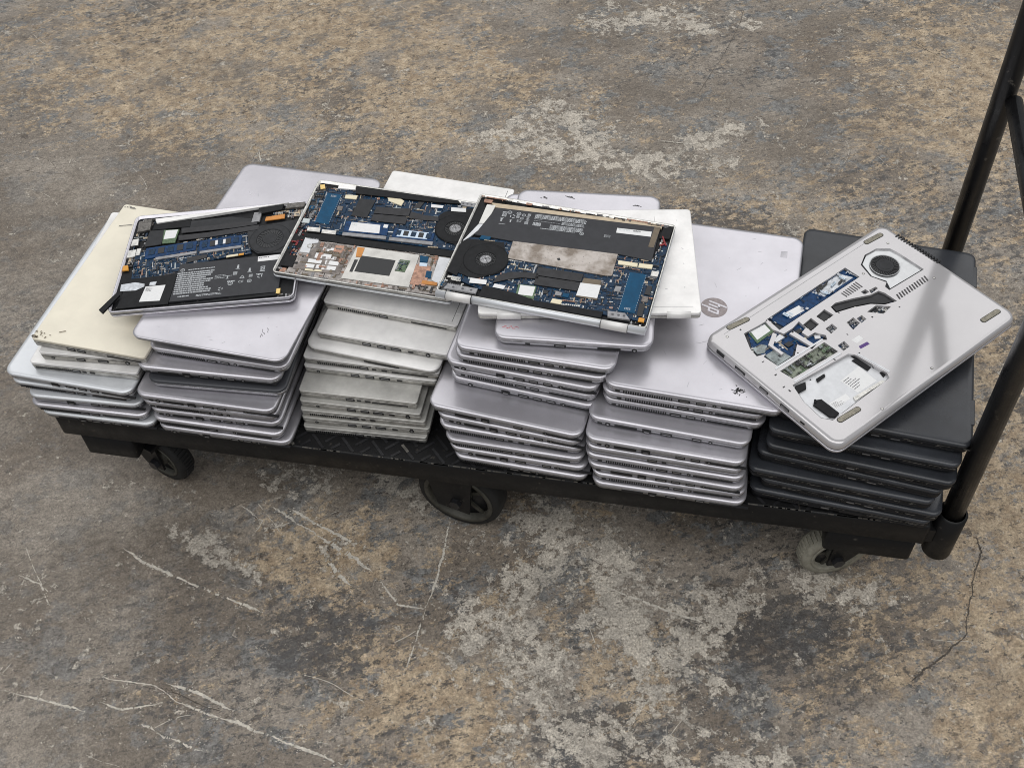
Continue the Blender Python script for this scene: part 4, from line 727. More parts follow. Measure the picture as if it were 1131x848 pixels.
for i, (x, y, z, w, a) in enumerate(L):
    laptop('laptop', label_for(['rounded silver laptop with vented edge', 'rounded silver laptop with a port row'][i % 2], i, 10, W5), G5, x, y, z, a, w, .337-.002*(i % 3), t, 'round', [RIGHT[2:], LEFT, RIGHT, LEFT, LEFT2, RIGHT, RIGHT, LEFT, LEFT][i])
q = POSE['S5']; w, l = q[6], q[7]; c, s = math.cos(q[3]), math.sin(q[3])
o, lid, bt = laptop('laptop', 'scuffed silver laptop with a dark round lid emblem, topmost in fifth stack', G5, q[0]-c*w/2+s*l/2, q[1]-s*w/2-c*l/2, q[2]-t, math.degrees(q[3]), w, l, t, 'round', LEFT)
zt = t*.315
emb = MB(); emb.cyl((0, 0), .0195, 0, .0003, 'logodark', 40); em = emb.build('lid_emblem', lid, loc=(LOGO[0]/1000, LOGO[1]/1000, zt))
# the two letters of the emblem, slanted strokes; up is towards +x, reading towards -y
def stroke(mb, pts, h=.0006):
    mb.prism([(vv, -uu) for uu, vv in pts], .0002, h, 'silver')
def para(u0, v0, u1, v1, k=.32): return [(u0+k*v0, v0), (u1+k*v0, v0), (u1+k*v1, v1), (u0+k*v1, v1)]
mb = MB(); T = .0030
def S(*a): stroke(mb, para(*[v*.001 for v in a]))
S(-10.6, -8.2, -7.6, 18.0); S(-7.6, 5.2, -2.0, 8.2); S(-4.2, -8.2, -1.2, 8.2)     # h
S(1.8, -18.0, 4.8, 8.2); S(4.8, 5.2, 8.0, 8.2); S(8.0, -8.2, 11.0, 8.2); S(4.8, -8.2, 8.0, -5.2)   # p
mb.build('emblem_letters', em)
mb = MB(); u, v = SCUFF[0]/1000, SCUFF[1]/1000
for i in range(34):
    a = rng.uniform(0, 6.28); d = abs(rng.gauss(0, .006)); mb.box((u+d*1.1*math.cos(a), v+d*math.sin(a), zt), (rng.uniform(.001, .006), rng.uniform(.0007, .0018), .0002), 'scuffdark', rng.uniform(0, 3.1))
tag(mb.build('scuff_mark', lid, fix=False), kind='stuff')
mb = MB()
for i in range(6): mb.box((STK[0]/1000, STK[1]/1000-.006+.0024*i, zt), (.010, .0011, .0002), 'scuffgrey', .1)
for i in range(46):
    mb.box((rng.uniform(-w/2+.01, w/2-.01), rng.uniform(-l/2+.02, l/2-.015), zt), (rng.uniform(.0008, .010), rng.uniform(.0004, .0009), .00012), 'scuffgrey', rng.gauss(.4, .8))
tag(mb.build('scuff_mark', lid, fix=False), kind='stuff')
W6 = 'black stack beside handle'; G6 = 'black laptops in the stack beside the handle'
t, L = STACKS['S6']
for i, (x, y, z, w, a) in enumerate(L):
    laptop('laptop', label_for(['matt black laptop with a worn lower edge', 'matt black laptop with a grey edge line', 'matt black laptop'][i % 3], i, 7, W6), G6, x, y, z, a, min(w, .257), .376, t, 'black', BLK if i % 2 else [('card_slot', .3), ('usb_port', .45), ('dock_port', .6), ('card_slot', .85)])
q = POSE['S6']; w, l = q[6], q[7]; c, s = math.cos(q[3]), math.sin(q[3])
o, lid, bt = laptop('laptop', 'matt black laptop with hinge covers, topmost in black stack beside handle', G6, q[0]-c*w/2+s*l/2, q[1]-s*w/2-c*l/2, q[2]-t, math.degrees(q[3]), w, l, t, 'black', BLK)
for yy in (-.34, .36):
    mb = MB(); zt6 = t*.955
    slab(mb, .0115, .046, .0015, [(0, 0), (.0007, 0)], 'seam'); mb.build('hinge_gap', o, loc=(w/2-.0045, yy*l, zt6-.0005))
    mb = MB(); slab(mb, .0108, .0440, .0015, [(0, 0), (.0009, 0), (.0013, .0006)], 'blacklid'); mb.build('hinge_cover', o, loc=(w/2-.0043, yy*l, zt6-.0005))
for ob in list(bpy.data.objects):                                  # bright worn lines along the black bases
    if ob.name.startswith('base') and ob.data.materials and ob.data.materials[0] == MATS['blackbase']:
        w_, l_ = ob.dimensions.x, ob.dimensions.y; mb = MB()
        for i in range(22):
            u = rng.uniform(-.42, .46)*w_; mb.box((u, -l_/2+.0020-.0012, t*rng.choice((.60, .50))), (rng.uniform(.006, .03), .002, .0005), 'worn')
        tag(mb.build('worn_line', ob.parent, fix=False), kind='stuff')
# ------------------------------------------------------------------ opened laptops on top
MM = .001
for _k in ('O1', 'O2', 'O3'):                                     # nothing reaches past a chassis wall
    _w, _l = POSE[_k][6]*500-3.2+(6 if _k == 'O2' else 0), POSE[_k][7]*500-3.2
    COMP[_k] = [(n, m, a, b, p if n == 'loose_trim_strip' else [(max(-_w, min(_w, x)), max(-_l, min(_l, y))) for x, y in p], q) for n, m, a, b, p, q in COMP[_k]]
def mm(pl): return [(x*MM, y*MM) for x, y in pl]
def posed(key, name, label, group=None, dz=0):
    q = POSE[key]; o = empty(name, q[:3], (0, 0, 0)); o.rotation_mode = 'XYZ'
    M = (Matrix.Rotation(q[3], 3, 'Z') @ Matrix.Rotation(q[5], 3, 'Y') @ Matrix.Rotation(q[4], 3, 'X'))
    o.rotation_euler = M.to_euler(); o.location.z += dz
    tag(o, label, 'laptop', group); return o, q[6], q[7]
def tray(o, w, l, t, rim, outer, inner, lidm, r=.008, floor=-.0048, rimw=.0026):
    mb = MB(); ht = t*.52
    rings = [rrect(w-2*i, l-2*i, max(r-i, .001), z) for z, i in ((-ht, .002), (-ht+.001, .0006), (-.0012, 0), (-.0003, .0003), (0, .0008), (0, rimw), (floor, rimw+.0004))]
    mb.loft(rings, outer, mcap=inner); k = mb.mi(rim)
    n = len(rings[0]); 
    for fi in range(len(mb.f)):
        if 3*n <= fi < 6*n: mb.m[fi] = k
    mb.build('chassis', o)
    mb = MB(); slab(mb, w-.005, l-.005, r, [(-ht-.0014, 0), (-ht+.0002, 0)], 'seam'); mb.build('seam_gasket', o)
    mb = MB(); slab(mb, w, l, r, [(-t, .003), (-t+.0012, .0006), (-ht-.002, 0), (-ht-.0012, .0006)], lidm); mb.build('lid', o)
def components(o, key):
    made = {}; count = {}; polys = []
    for n, m, z0, z1, pts, par in COMP[key]:
        k = count.get(n, 0); count[n] = k+1
        p = made[par if not par or '.' in par else par+'.0'] if par else o
        mb = MB(); thick = (z1-z0)*MM
        mb.prism(mm(pts), z0*MM, z1*MM, m, ch=min(.0004, thick*.35) if thick > .0006 else 0)
        ob = mb.build(n, p); made['%s.%d' % (n, k)] = ob
        if n == 'memory_module' and m == 'pcbblue':                 # the memory chips on the module
            a, b, c, d = [Vector(q) for q in mm(pts)]; mb = MB()
            for i in range(5):
                u = (i+.7)/5.4; p0 = a.lerp(b, u).lerp(d.lerp(c, u), .45); dv = (b-a); ang = math.atan2(dv.y, dv.x)
                mb.box((p0.x, p0.y, (z1+.3)*MM), (dv.length*.12, (d-a).length*.52, .0007), 'blackchip' if i % 2 else 'pcb', ang)
            if key != 'O4': mb.build('memory_chips', ob)
        if n in ('solid_state_drive', 'wireless_card') : pass
        if not par and n not in ('circuit_board', 'edge_board', 'palm_plate'): polys.append(mm(pts))
    return made, polys
def litter(o, poly, avoid, n, seed, z, smin=.0005, smax=.0022, mats=None, name='board_components'):
    rg = random.Random(seed); mb = MB(); xs = [p[0] for p in poly]; ys = [p[1] for p in poly]
    mats = mats or ['blackchip', 'blackchip', 'blackchip', 'grey', 'grey', 'silvermetal', 'brightblue', 'pcb', 'tan', 'greypaper', 'copperfilm', 'blackchip', 'whiteink', 'taupe', 'gunmetal', 'pcb']
    a0 = math.atan2(poly[1][1]-poly[0][1], poly[1][0]-poly[0][0])
    k = 0; tries = 0
    while k < n and tries < n*6:
        tries += 1; p = (rg.uniform(min(xs), max(xs)), rg.uniform(min(ys), max(ys)))
        if not inside(p, poly): continue
        w = rg.uniform(smin, smax); w = w if rg.random() < .9 else w*2.4; h = w*rg.choice((.5, .6, 1, .45)); t = rg.uniform(.0004, .0015); m = rg.choice(mats)
        ang = a0+rg.choice((0, math.pi/2)); cnt = 1 if w > smax else rg.choice((1, 2, 3, 5, 7)); dr = a0+rg.choice((0, math.pi/2)); gap = (w if abs(math.sin(dr-ang)) < .5 else h)+rg.uniform(.0003, .0008)
        for q in range(cnt):                                          # rows of like parts, as they are laid out on a board
            pp = (p[0]+math.cos(dr)*gap*q, p[1]+math.sin(dr)*gap*q)
            if not inside(pp, poly) or any(inside(pp, a) for a in avoid): break
            mb.box((pp[0], pp[1], z+t/2), (w, h, t), m, ang)
            if w > .0022 and t > .0006: mb.box((pp[0], pp[1], z+t), (w*.6, h*.25, .0001), 'gunmetal', ang)
            k += 1
    return tag(mb.build(name, o, fix=False), kind='stuff')
def print_lines(mb, org, ex, ey, w, h, rows, seed, z, fill=.8, mat_='whiteink', ink=.5):
    """rows of small print as short dashes in a w x h block"""
    rg = random.Random(seed); ang = math.atan2(ex.y, ex.x)
    for r_ in range(rows):
        u = 0.; v = (r_+.5)/rows*h; end = w*rg.uniform(fill, 1)
        while u < end:
            d = rg.uniform(.0008, .004); d = min(d, end-u); p = org+ex*(u+d/2)+ey*v
            mb.box((p.x, p.y, z), (d, h/rows*ink, .00006), mat_, ang); u += d+rg.uniform(.0003, .0009)
def symbol(mb, kind, p, r, z, ang=0.):
    c, s = math.cos(ang), math.sin(ang)
    def bx(u, v, a, b, rr=0.): mb.box((p.x+c*u-s*v, p.y+s*u+c*v, z), (a, b, .00006), 'whiteink', ang+rr)
    q = r*.16
    if kind == 'ring':
        mb.ring((p.x, p.y), r*.72, r, z-.00003, z+.00003, 'whiteink', 18); bx(0, 0, r*.9, q); bx(0, 0, q, r*.9)
    elif kind == 'bin':
        bx(0, -r*.1, r*1.1, q, .55); bx(0, -r*.1, r*1.1*1.6, q, .75); bx(0, -r*.1, r*1.76, q, -.75); bx(0, r*.6, r*1.3, q*1.5); bx(-r*.5, -r*.1, q, r*1.2); bx(r*.5, -r*.1, q, r*1.2); bx(0, -r*.7, r*1., q); bx(0, -r*1.15, r*1.4, q*1.6)
    elif kind == 'tri':
        bx(0, -r*.5, r*1.6, q*1.3); bx(-r*.4, r*.15, r*1.5, q*1.3, 1.05); bx(r*.4, r*.15, r*1.5, q*1.3, -1.05)
    elif kind == 'man':
        mb.cyl((p.x+c*0-s*r*.6, p.y+c*r*.6), r*.35, z-.00003, z+.00003, 'whiteink', 10); bx(0, -r*.25, r*.7, r*.9); bx(0, -r, r*1.5, q)
    elif kind == 'grid':
        for i in range(4): bx(0, (i-1.5)*r*.45, r*1.5, r*.22)
        bx(-r*.7, 0, q, r*1.7); bx(r*.7, 0, q, r*1.7)
    elif kind == 'loop':
        for k in range(3): 
            a = k*2.094; bx(r*.62*math.cos(a), r*.62*math.sin(a), r*.85, q*1.6, a+1.57)
def fan_unit(o, key, rings=True, dark='blackplastic', hubm='grey'):
    (cx, cy), Ro, Rh, pl = FAN[key]; cx *= MM; cy *= MM; Ro *= MM; Rh *= MM
    mb = MB(); mb.prism(mm(pl), -.004, -.0009, dark)
    mb.cyl((cx, cy), Ro, -.004, -.0011, dark, 40); f = mb.build('fan', o)
    mb = MB(); mb.lathe([(Rh*1.02, -.001), (Rh*1.02, -.0003), (Rh*1.12, -.00005), (Ro*.93, -.00005), (Ro*.985, -.0005), (Ro*.99, -.001)], dark, 44, c=(cx, cy, 0)); mb.build('fan_cover', f)
    mb = MB(); mb.cyl((cx, cy), Rh, -.0012, -.00085, 'touchblack', 32); mb.build('fan_intake', f)
    mb = MB()
    for k in range(23):
        a = 2*math.pi*k/23; mb.box((cx+Rh*.80*math.cos(a), cy+Rh*.80*math.sin(a), -.0006), (Rh*.36, .0007, .0005), 'blackplastic' if hubm != 'darkgrey' else 'darkgrey', a+.5)
    tag(mb.build('fan_blades', f, fix=False), kind='stuff')
    mb = MB(); mb.cyl((cx, cy), Rh*.60, -.0009, -.0003, hubm, 28, r1=Rh*.55); mb.build('fan_hub', f)
    if hubm == 'grey':
        mb = MB(); rg = random.Random(3)
        for i in range(26):
            a = rg.uniform(0, 6.28); d = rg.uniform(0, Rh*.5); mb.box((cx+d*math.cos(a), cy+d*math.sin(a), -.00026), (rg.uniform(.0008, .0035), .0008, .0001), rg.choice(('ink', 'blackmetal', 'palesilver')), a)
        tag(mb.build('hub_print', f, fix=False), kind='stuff')
    return f
def bump_line(o, name, pts, r, m):
    mb = MB(); mb.tube([(x*MM, y*MM, z*MM) for x, y, z in pts], r, m, 6); return mb.build(name, o)
def cpoly(key, nm, k=0): return mm([c for c in COMP[key] if c[0] == nm][k][4])
# ---- left opened laptop
o, w, l = posed('O1', 'opened_laptop', 'leftmost opened laptop with its battery printed in small text along the front', 'opened laptops with exposed circuit boards')
tray(o, w, l, .0125, 'silver', 'silverbase', 'blackplastic', 'silver', r=.010)
made, av = components(o, 'O1'); fan_unit(o, 'O1', dark='darkgrey', hubm='darkgrey')
pcbp = cpoly('O1', 'circuit_board'); av.append(mm(FAN['O1'][3]))
litter(o, pcbp, av, 1000, 1, -.0026)
hw, hl = w/2-.006, l/2-.006
litter(o, [(-hw, -.02), (-hw+.03, -.02), (-hw+.03, hl), (-hw, hl)], av, 150, 2, -.0042, .001, .004)
litter(o, [(hw-.05, hl-.03), (hw, hl-.03), (hw, hl), (hw-.05, hl)], av, 120, 3, -.004, .001, .004)
litter(o, [(-hw, -hl), (hw, -hl), (hw, -hl+.007), (-hw, -hl+.007)], av, 60, 4, -.0048, .001, .005, mats=['blackplastic', 'blackchip', 'grey', 'blackplastic'])
bat = made['battery.0']; B = [Vector(q) for q in cpoly('O1', 'battery')]; TL, TR, BR_, BL_ = B
ex = (TR-TL).normalized(); ey = (BL_-TL).normalized(); ey = (ey-ex*ey.dot(ex)).normalized(); zb = -.00055
mb = MB(); W_ = (TR-TL).length; H_ = (BL_-TL).length*.97; ang = math.atan2(ex.y, ex.x)
org = BL_-ey*H_
print_lines(mb, org+ex*.020+ey*.011, ex, ey, .050, .0028, 1, 1, zb, ink=.6)
print_lines(mb, org+ex*.004+ey*.0165, ex, ey, .058, H_-.030, 11, 2, zb, .75, ink=.55); print_lines(mb, org+ex*.064+ey*.030, ex, ey, .030, .009, 3, 8, zb, .4, ink=.3)
print_lines(mb, org+ex*.012+ey*(H_-.011), ex, ey, .020, .0040, 1, 4, zb, ink=.6); print_lines(mb, org+ex*.040+ey*(H_-.010), ex, ey, .040, .0045, 2, 5, zb, ink=.5)
symbol(mb, 'ring', org+ex*.011+ey*.012, .0035, zb, ang)
for kk, u, v, r_ in (('man', .098, .012, .0045), ('grid', .095, .022, .004), ('man', .117, .019, .0045), ('bin', .137, .018, .0055), ('tri', .107, .029, .0045), ('grid', .120, .028, .0035), ('loop', .134, .030, .005), ('ring', .119, .036, .0035), ('ring', .090, .037, .004), ('loop', .076, .044, .0045), ('man', .084, .027, .003)):
    p = org+ex*min(u, W_-.006)+ey*v*(H_/.056); symbol(mb, kk, p, r_, zb, ang)
print_lines(mb, org+ex*.128+ey*.0365, ex, ey, .012, .0022, 1, 9, zb, ink=.7); print_lines(mb, org+ex*.085+ey*.0455, ex, ey, .013, .0032, 1, 10, zb, ink=.8)
tag(mb.build('battery_print', bat, fix=False), kind='stuff')
p = org+ex*.106+ey*.036*(H_/.056); link('lettering', text_mesh('CE', .0068, 'whiteink'), bat, (p.x, p.y, zb), (0, 0, ang))
mb = MB(); D_ = [Vector(q) for q in cpoly('O1', 'drive_label')]
e1 = (D_[1]-D_[0]).normalized(); e2 = (D_[3]-D_[0]).normalized()
print_lines(mb, D_[0]+e1*.002+e2*.0015, e1, e2, .012, .010, 4, 3, -.00068, .5, 'ink', .35); tag(mb.build('label_print', made['speaker_box.0'], fix=False), kind='stuff')
mb = MB(); D_ = [Vector(q) for q in cpoly('O1', 'battery_label')]; e1 = (D_[1]-D_[0]).normalized(); e2 = (D_[3]-D_[0]).normalized()
print_lines(mb, D_[0]+e1*.001+e2*.0013, e1, e2, .020, .003, 1, 3, -.0004, .8, 'ink', .6); tag(mb.build('label_print', bat, fix=False), kind='stuff')
# ---- middle opened laptop
o, w, l = posed('O2', 'opened_laptop', 'middle opened laptop showing a bare silver touchpad frame and keyboard underside', 'opened laptops with exposed circuit boards')
w += .012; tray(o, w, l, .0125, 'silvermetal', 'whitebase', 'blackplastic', 'pearl', r=.007)
made, av = components(o, 'O2'); f = fan_unit(o, 'O2')
av.append(mm(FAN['O2'][3])); c0 = FAN['O2'][0]; av.append([(c0[0]*MM+FAN['O2'][1]*MM*math.cos(a*.4), c0[1]*MM+FAN['O2'][1]*MM*math.sin(a*.4)) for a in range(16)])
litter(o, cpoly('O2', 'circuit_board'), av, 1300, 5, -.0026)
litter(o, cpoly('O2', 'edge_board'), av, 130, 6, -.002, .001, .004, mats=['blackchip', 'grey', 'blackplastic', 'taupe', 'brightblue'])
litter(o, cpoly('O2', 'palm_plate'), av, 330, 7, -.0026, .0008, .004, mats=['taupe', 'warmsilver', 'copperfilm', 'grey', 'blackchip', 'brownfilm'])
hw, hl = w/2-.005, l/2-.005
litter(o, [(-hw, -hl), (hw-.05, -hl), (hw-.05, -hl+.010), (-hw, -hl+.010)], av, 170, 8, -.0046, .001, .005, mats=['taupe', 'silvermetal', 'copperfilm', 'brownfilm', 'grey', 'warmsilver'])
litter(o, [(-hw, -hl+.03), (-hw+.02, -hl+.03), (-hw+.012, .03), (-hw, .03)], av, 110, 9, -.0044, .001, .0035, mats=['red', 'blackchip', 'grey', 'brightblue', 'copperfilm', 'blackplastic'])
litter(o, cpoly('O2', 'copper_panel'), [], 60, 10, -.0016, .002, .006, mats=['copperfilm', 'taupe', 'brownfilm'])
litter(o, cpoly('O2', 'keyboard_panel'), [], 70, 12, -.0016, .002, .006, mats=['taupe', 'warmsilver', 'copperfilm', 'brownfilm'])
tp = cpoly('O2', 'touchpad_board'); litter(made['touchpad_frame.0'], tp, [], 60, 11, -.0008, .0006, .0022, mats=['blackchip', 'grey', 'greypaper', 'pcb'])
cl = cpoly('O2', 'clasp_plate'); mb = MB(); mb.ring((sum(p[0] for p in cl)/6, sum(p[1] for p in cl)/6-.004), .0028, .0042, -.0012, -.0006, 'silvermetal', 18); mb.build('clasp_ring', made['clasp_plate.0'])
sp = [Vector(q) for q in cpoly('O2', 'slot_plate')]; p = sp[0].lerp(sp[1], .5).lerp(sp[3].lerp(sp[2], .5), .09); a_ = math.atan2(sp[1].y-sp[0].y, sp[1].x-sp[0].x)
link('lettering', text_mesh('SSD', .0058, 'whiteink'), made['slot_plate.0'], (p.x, p.y, -.00155), (0, 0, a_))
def outline(o, key, k, z, m='whiteink'):
    sp = [Vector(q) for q in cpoly(key, 'slot_plate', k)]; c = sum(sp, Vector((0, 0)))/4; mb = MB()
    for i in (1, 3):
        a, b = [c+(q-c)*.95 for q in (sp[i], sp[(i+1) % 4])]; n = 30
        for j in range(n):
            if j % 2: continue
            p = a.lerp(b, (j+.5)/n); mb.box((p.x, p.y, z), ((b-a).length/n, .0005, .0001), m, math.atan2(b.y-a.y, b.x-a.x))
    return tag(mb.build('slot_outline', o, fix=False), kind='stuff')
outline(made['slot_plate.0'], 'O2', 0, -.00155)
mb = MB(); br = [Vector(q) for q in cpoly('O2', 'hinge_bracket')]
for u in (.15, .4, .65, .88):
    p = br[0].lerp(br[1], u).lerp(br[3].lerp(br[2], u), .5); mb.cyl((p.x, p.y), .0016, -.0001, .0002, 'ink', 12)
tag(mb.build('bracket_hole', made['hinge_bracket.0']), kind='stuff')
sl = [Vector(q) for q in cpoly('O2', 'drive_label')]; e1 = (sl[1]-sl[0]).normalized(); e2 = (sl[3]-sl[0]).normalized(); mb = MB(); print_lines(mb, sl[0]+e1*.0015+e2*.001, e1, e2, .010, .007, 4, 6, -.00074, .5, 'greypaper', .4); tag(mb.build('label_print', made['solid_state_drive.0'], fix=False), kind='stuff')
# row of solder points along the lower edge of the board
litter(o, mm([c for c in COMP['O2'] if c[0] == 'cover_strip'][0][4]), [], 0, 1, 0) if 0 else None
# ---- white laptop lying bottom up beneath the third one
o, w, l = posed('W', 'laptop', 'white laptop with hinges at its front edge, lying under the right opened laptop')
mb = MB(); slab(mb, w, l, .006, [(-.0062, .0012), (-.0056, 0), (-.0008, 0), (-.0002, .0004), (0, .0014)], 'whitesilver'); mb.build('base', o)
mb = MB(); slab(mb, w-.006, l-.006, .006, [(-.0074, 0), (-.006, 0)], 'seam'); mb.build('seam_gasket', o)
mb = MB(); slab(mb, w, l, .006, [(-.0118, .002), (-.011, .0004), (-.0076, 0), (-.0072, .0006)], 'whitebase'); mb.build('lid', o)
for u in (-.36, .40):
    mb = MB(); mb.loft([[(u*w+s_*.0165, -l/2+.0022-.0052*math.cos(a), -.0058+.0060*math.sin(a)) for a in [k*math.pi/8 for k in range(16)]] for s_ in (-1, 1)], 'whitesilver'); mb.build('hinge_cap', o)
mb = MB(); mb.box((0, -l/2+.012, .00005), (w*.93, .0005, .0002), 'grey'); mb.box((w/2-.055, l/2-.09, .00005), (.0004, .15, .0002), 'grey'); mb.build('panel_line', o)
mb = MB(); rg = random.Random(9)
for i in range(24): mb.box((rg.uniform(.02, w/2-.008), rg.uniform(-l/2+.02, l/2-.01), .00005), (rg.uniform(.0006, .004), .0007, .0002), rg.choice(('grey', 'scuffgrey', 'scuffgrey')), rg.uniform(0, 3))
tag(mb.build('scuff_mark', o, fix=False), kind='stuff')
# ---- right opened laptop, front edge away from the camera
o, w, l = posed('O3', 'opened_laptop', 'right opened laptop with stained metal shield and silver hinge spine in front', 'opened laptops with exposed circuit boards')
tray(o, w, l, .0130, 'silvermetal', 'whitebase', 'blackplastic', 'pearl', r=.006, rimw=.0022)
made, av = components(o, 'O3'); fan_unit(o, 'O3')
c0 = FAN['O3'][0]; av.append(mm(FAN['O3'][3])); av.append([(c0[0]*MM+FAN['O3'][1]*MM*math.cos(a*.4), c0[1]*MM+FAN['O3'][1]*MM*math.sin(a*.4)) for a in range(16)])
litter(o, cpoly('O3', 'circuit_board'), av, 1500, 21, -.0026)
hw, hl = w/2-.004, l/2-.004
litter(o, [(hw-.022, -hl), (hw, -hl), (hw, hl-.02), (hw-.012, hl-.02)], av, 130, 22, -.004, .001, .0032)
litter(o, [(-hw, -hl), (-hw+.03, -hl), (-hw+.03, -hl+.03), (-hw, -hl+.03)], av, 70, 23, -.004, .001, .005, mats=['silvermetal', 'grey', 'brightblue', 'silvermetal', 'blackchip'])
litter(o, [(-hw, hl-.004), (hw, hl-.004), (hw, hl), (-hw, hl)], [], 90, 24, -.0018, .001, .005, mats=['brownfilm', 'ink', 'copperfilm', 'blackplastic'])
mb = MB(); mb.loft([[(s_*(w/2-.001), -l/2-.0010-.0048*math.cos(a), -.0058+.0062*math.sin(a)) for a in [k*math.pi/9 for k in range(18)]] for s_ in (-1, 1)], 'pearl'); sp_ = mb.build('hinge_spine', o)
for u in (-.385, .355):
    mb = MB(); mb.loft([[(u*w+s_*.0185, -l/2-.0012-.0058*math.cos(a), -.0058+.0068*math.sin(a)) for a in [k*math.pi/9 for k in range(18)]] for s_ in (-1, 1)], 'whitesilver'); mb.build('hinge_cap', o)
    for s_ in (-1, 1):
        mb = MB(); mb.loft([[(u*w+s_*.0187+q, -l/2-.0012-.0060*math.cos(a), -.0058+.0070*math.sin(a)) for a in [k*math.pi/9 for k in range(18)]] for q in (-.0003, .0003)], 'seam'); mb.build('hinge_line', o)
for k_, key_ in ((0, 'hinge_bracket.0'), (1, 'hinge_bracket.1')):
    mb = MB(); br = [Vector(q) for q in cpoly('O3', 'hinge_bracket', k_)]
    for u in (.25, .55, .82):
        p = br[0].lerp(br[1], u).lerp(br[3].lerp(br[2], u), .5); mb.cyl((p.x, p.y), .0018, -.0001, .0002, 'ink', 12)
    tag(mb.build('bracket_hole', made[key_]), kind='stuff')
bat = made['battery.0']; B = [Vector(q) for q in cpoly('O3', 'battery')]
TL, TR = B[0], B[1]; ex = (TR-TL).normalized(); ey = Vector((ex.y, -ex.x)); W_ = (TR-TL).length; mb = MB(); ang = math.atan2(ex.y, ex.x); rg = random.Random(6)
for k_, u, v, r_ in (('bin', .014, .011, .0052), ('ring', .021, .0045, .0035), ('loop', .027, .0125, .005), ('ring', .035, .005, .0035), ('ring', .043, .007, .003), ('grid', .035, .012, .003), ('man', .012, .022, .004), ('man', .026, .023, .0028), ('ring', .0415, .0145, .0026), ('grid', .051, .005, .003), ('tri', .050, .011, .003), ('ring', .0505, .016, .0026), ('grid', .050, .023, .0034)):
    symbol(mb, k_, TL+ex*(u+.002)+ey*(v+.003), r_, zb, ang+math.pi)
def blk(u, v, ww, hh, rows, seed, fill=.9, ink=.6): print_lines(mb, TL+ex*u+ey*v, ex, ey, ww, hh, rows, seed, zb, fill, ink=ink)
blk(.062, .004, .078, .0095, 4, 31, .97); blk(.104, .0150, .036, .0065, 3, 32, .92, .5); blk(.062, .0145, .012, .001, 1, 33, 1, .5); blk(.062, .0185, .040, .001, 1, 34, 1, .5)
blk(.062, .0225, .012, .007, 4, 35, 1, .8); blk(.088, .0235, .052, .009, 4, 36, .9, .55); blk(.075, .0330, .052, .0016, 1, 37, 1, .8); blk(.170, .030, .010, .006, 3, 38, .9, .3); blk(.012, .034, .010, .001, 1, 39, 1, .8)
symbol(mb, 'ring', TL+ex*.137+ey*.0345, .0032, zb, ang)
tag(mb.build('battery_print', bat, fix=False), kind='stuff')
p = TL+ex*.0405+ey*.0235; link('lettering', text_mesh('CE', .0062, 'whiteink'), bat, (p.x, p.y, zb), (0, 0, ang+math.pi))
sp = [Vector(q) for q in cpoly('O3', 'slot_plate')]; p = sp[0].lerp(sp[1], .5).lerp(sp[3].lerp(sp[2], .5), .92); a_ = math.atan2(sp[1].y-sp[0].y, sp[1].x-sp[0].x)
link('lettering', text_mesh('SSD', .0056, 'whiteink'), made['slot_plate.0'], (p.x, p.y, -.00135), (0, 0, a_+math.pi)); outline(made['slot_plate.0'], 'O3', 0, -.00135)
lb = [Vector(q) for q in cpoly('O3', 'battery_label')]; e1 = (lb[1]-lb[0]).normalized(); e2 = (lb[3]-lb[0]).normalized(); mb = MB(); print_lines(mb, lb[0]+e1*.024+e2*.001, e1, e2, .012, .0035, 2, 3, -.0004, .9, 'ink', .6); print_lines(mb, lb[0]+e1*.003+e2*.001, e1, e2, .018, .0035, 2, 4, -.0004, .9, 'greypaper', .5); tag(mb.build('label_print', bat, fix=False), kind='stuff')
mb = MB(); rg = random.Random(12); ms = [Vector(q) for q in cpoly('O3', 'metal_shield')]
for i in range(46):
    q = Vector((rg.uniform(min(v.x for v in ms), max(v.x for v in ms)), rg.uniform(min(v.y for v in ms), max(v.y for v in ms))))
    if inside(q, ms): mb.box((q.x, q.y, -.00075), (rg.uniform(.0006, .0014), .0007, .0001), 'ink', rg.uniform(0, 3))
tag(mb.build('shield_speckle', made['metal_shield.0'], fix=False), kind='stuff')
for i in range(5):
    bump_line(o, 'cable', [(-90+i*14, -hl*1000+9+rg.uniform(-2, 2), -1.6), (-84+i*14, -hl*1000+11+rg.uniform(-2, 2), -1.2), (-74+i*14, -hl*1000+9.5, -1.5)], .0007, 'blackplastic')
# ---- silver bottom cover laptop
o, w, l = posed('O4', 'laptop', 'silver laptop lying bottom up across the black stack, its service bays open', None)
t = .0205
holes = [mm(p) for _, p in O4HOLES]
inset = .0075
top = [(x, y) for x, y, _ in rrect(w-2*inset, l-2*inset, .010, 0)]
slots = []
for a0, b0, a1, b1, n in O4SLOTS:
    for i in range(n):
        k = i/(n-1); A = Vector(a0).lerp(Vector(a1), k)*MM; Bq = Vector(b0).lerp(Vector(b1), k)*MM; d = Bq-A; nn = Vector((-d.y, d.x)).normalized()
        pitch = (Vector(a1)-Vector(a0)).length*MM/(n-1); hw = pitch*.27
        q_ = [tuple(A+nn*hw), tuple(Bq+nn*hw), tuple(Bq-nn*hw), tuple(A-nn*hw)]
        if any(inside(p, h_) for p in q_ for h_ in holes): continue
        slots.append([tuple(A+nn*hw), tuple(Bq+nn*hw), tuple(Bq-nn*hw), tuple(A-nn*hw)])
ok = [s_ for s_ in slots if all(abs(p[0]) < w/2-inset-.0015 and abs(p[1]) < l/2-inset-.0015 for p in s_)]
edge_slots = [s_ for s_ in slots if s_ not in ok]
plate = link('bottom_cover', curve_plate(top, holes+ok, -.0046, 0, 'shell', 'bottom_cover'), o)
mb = MB()
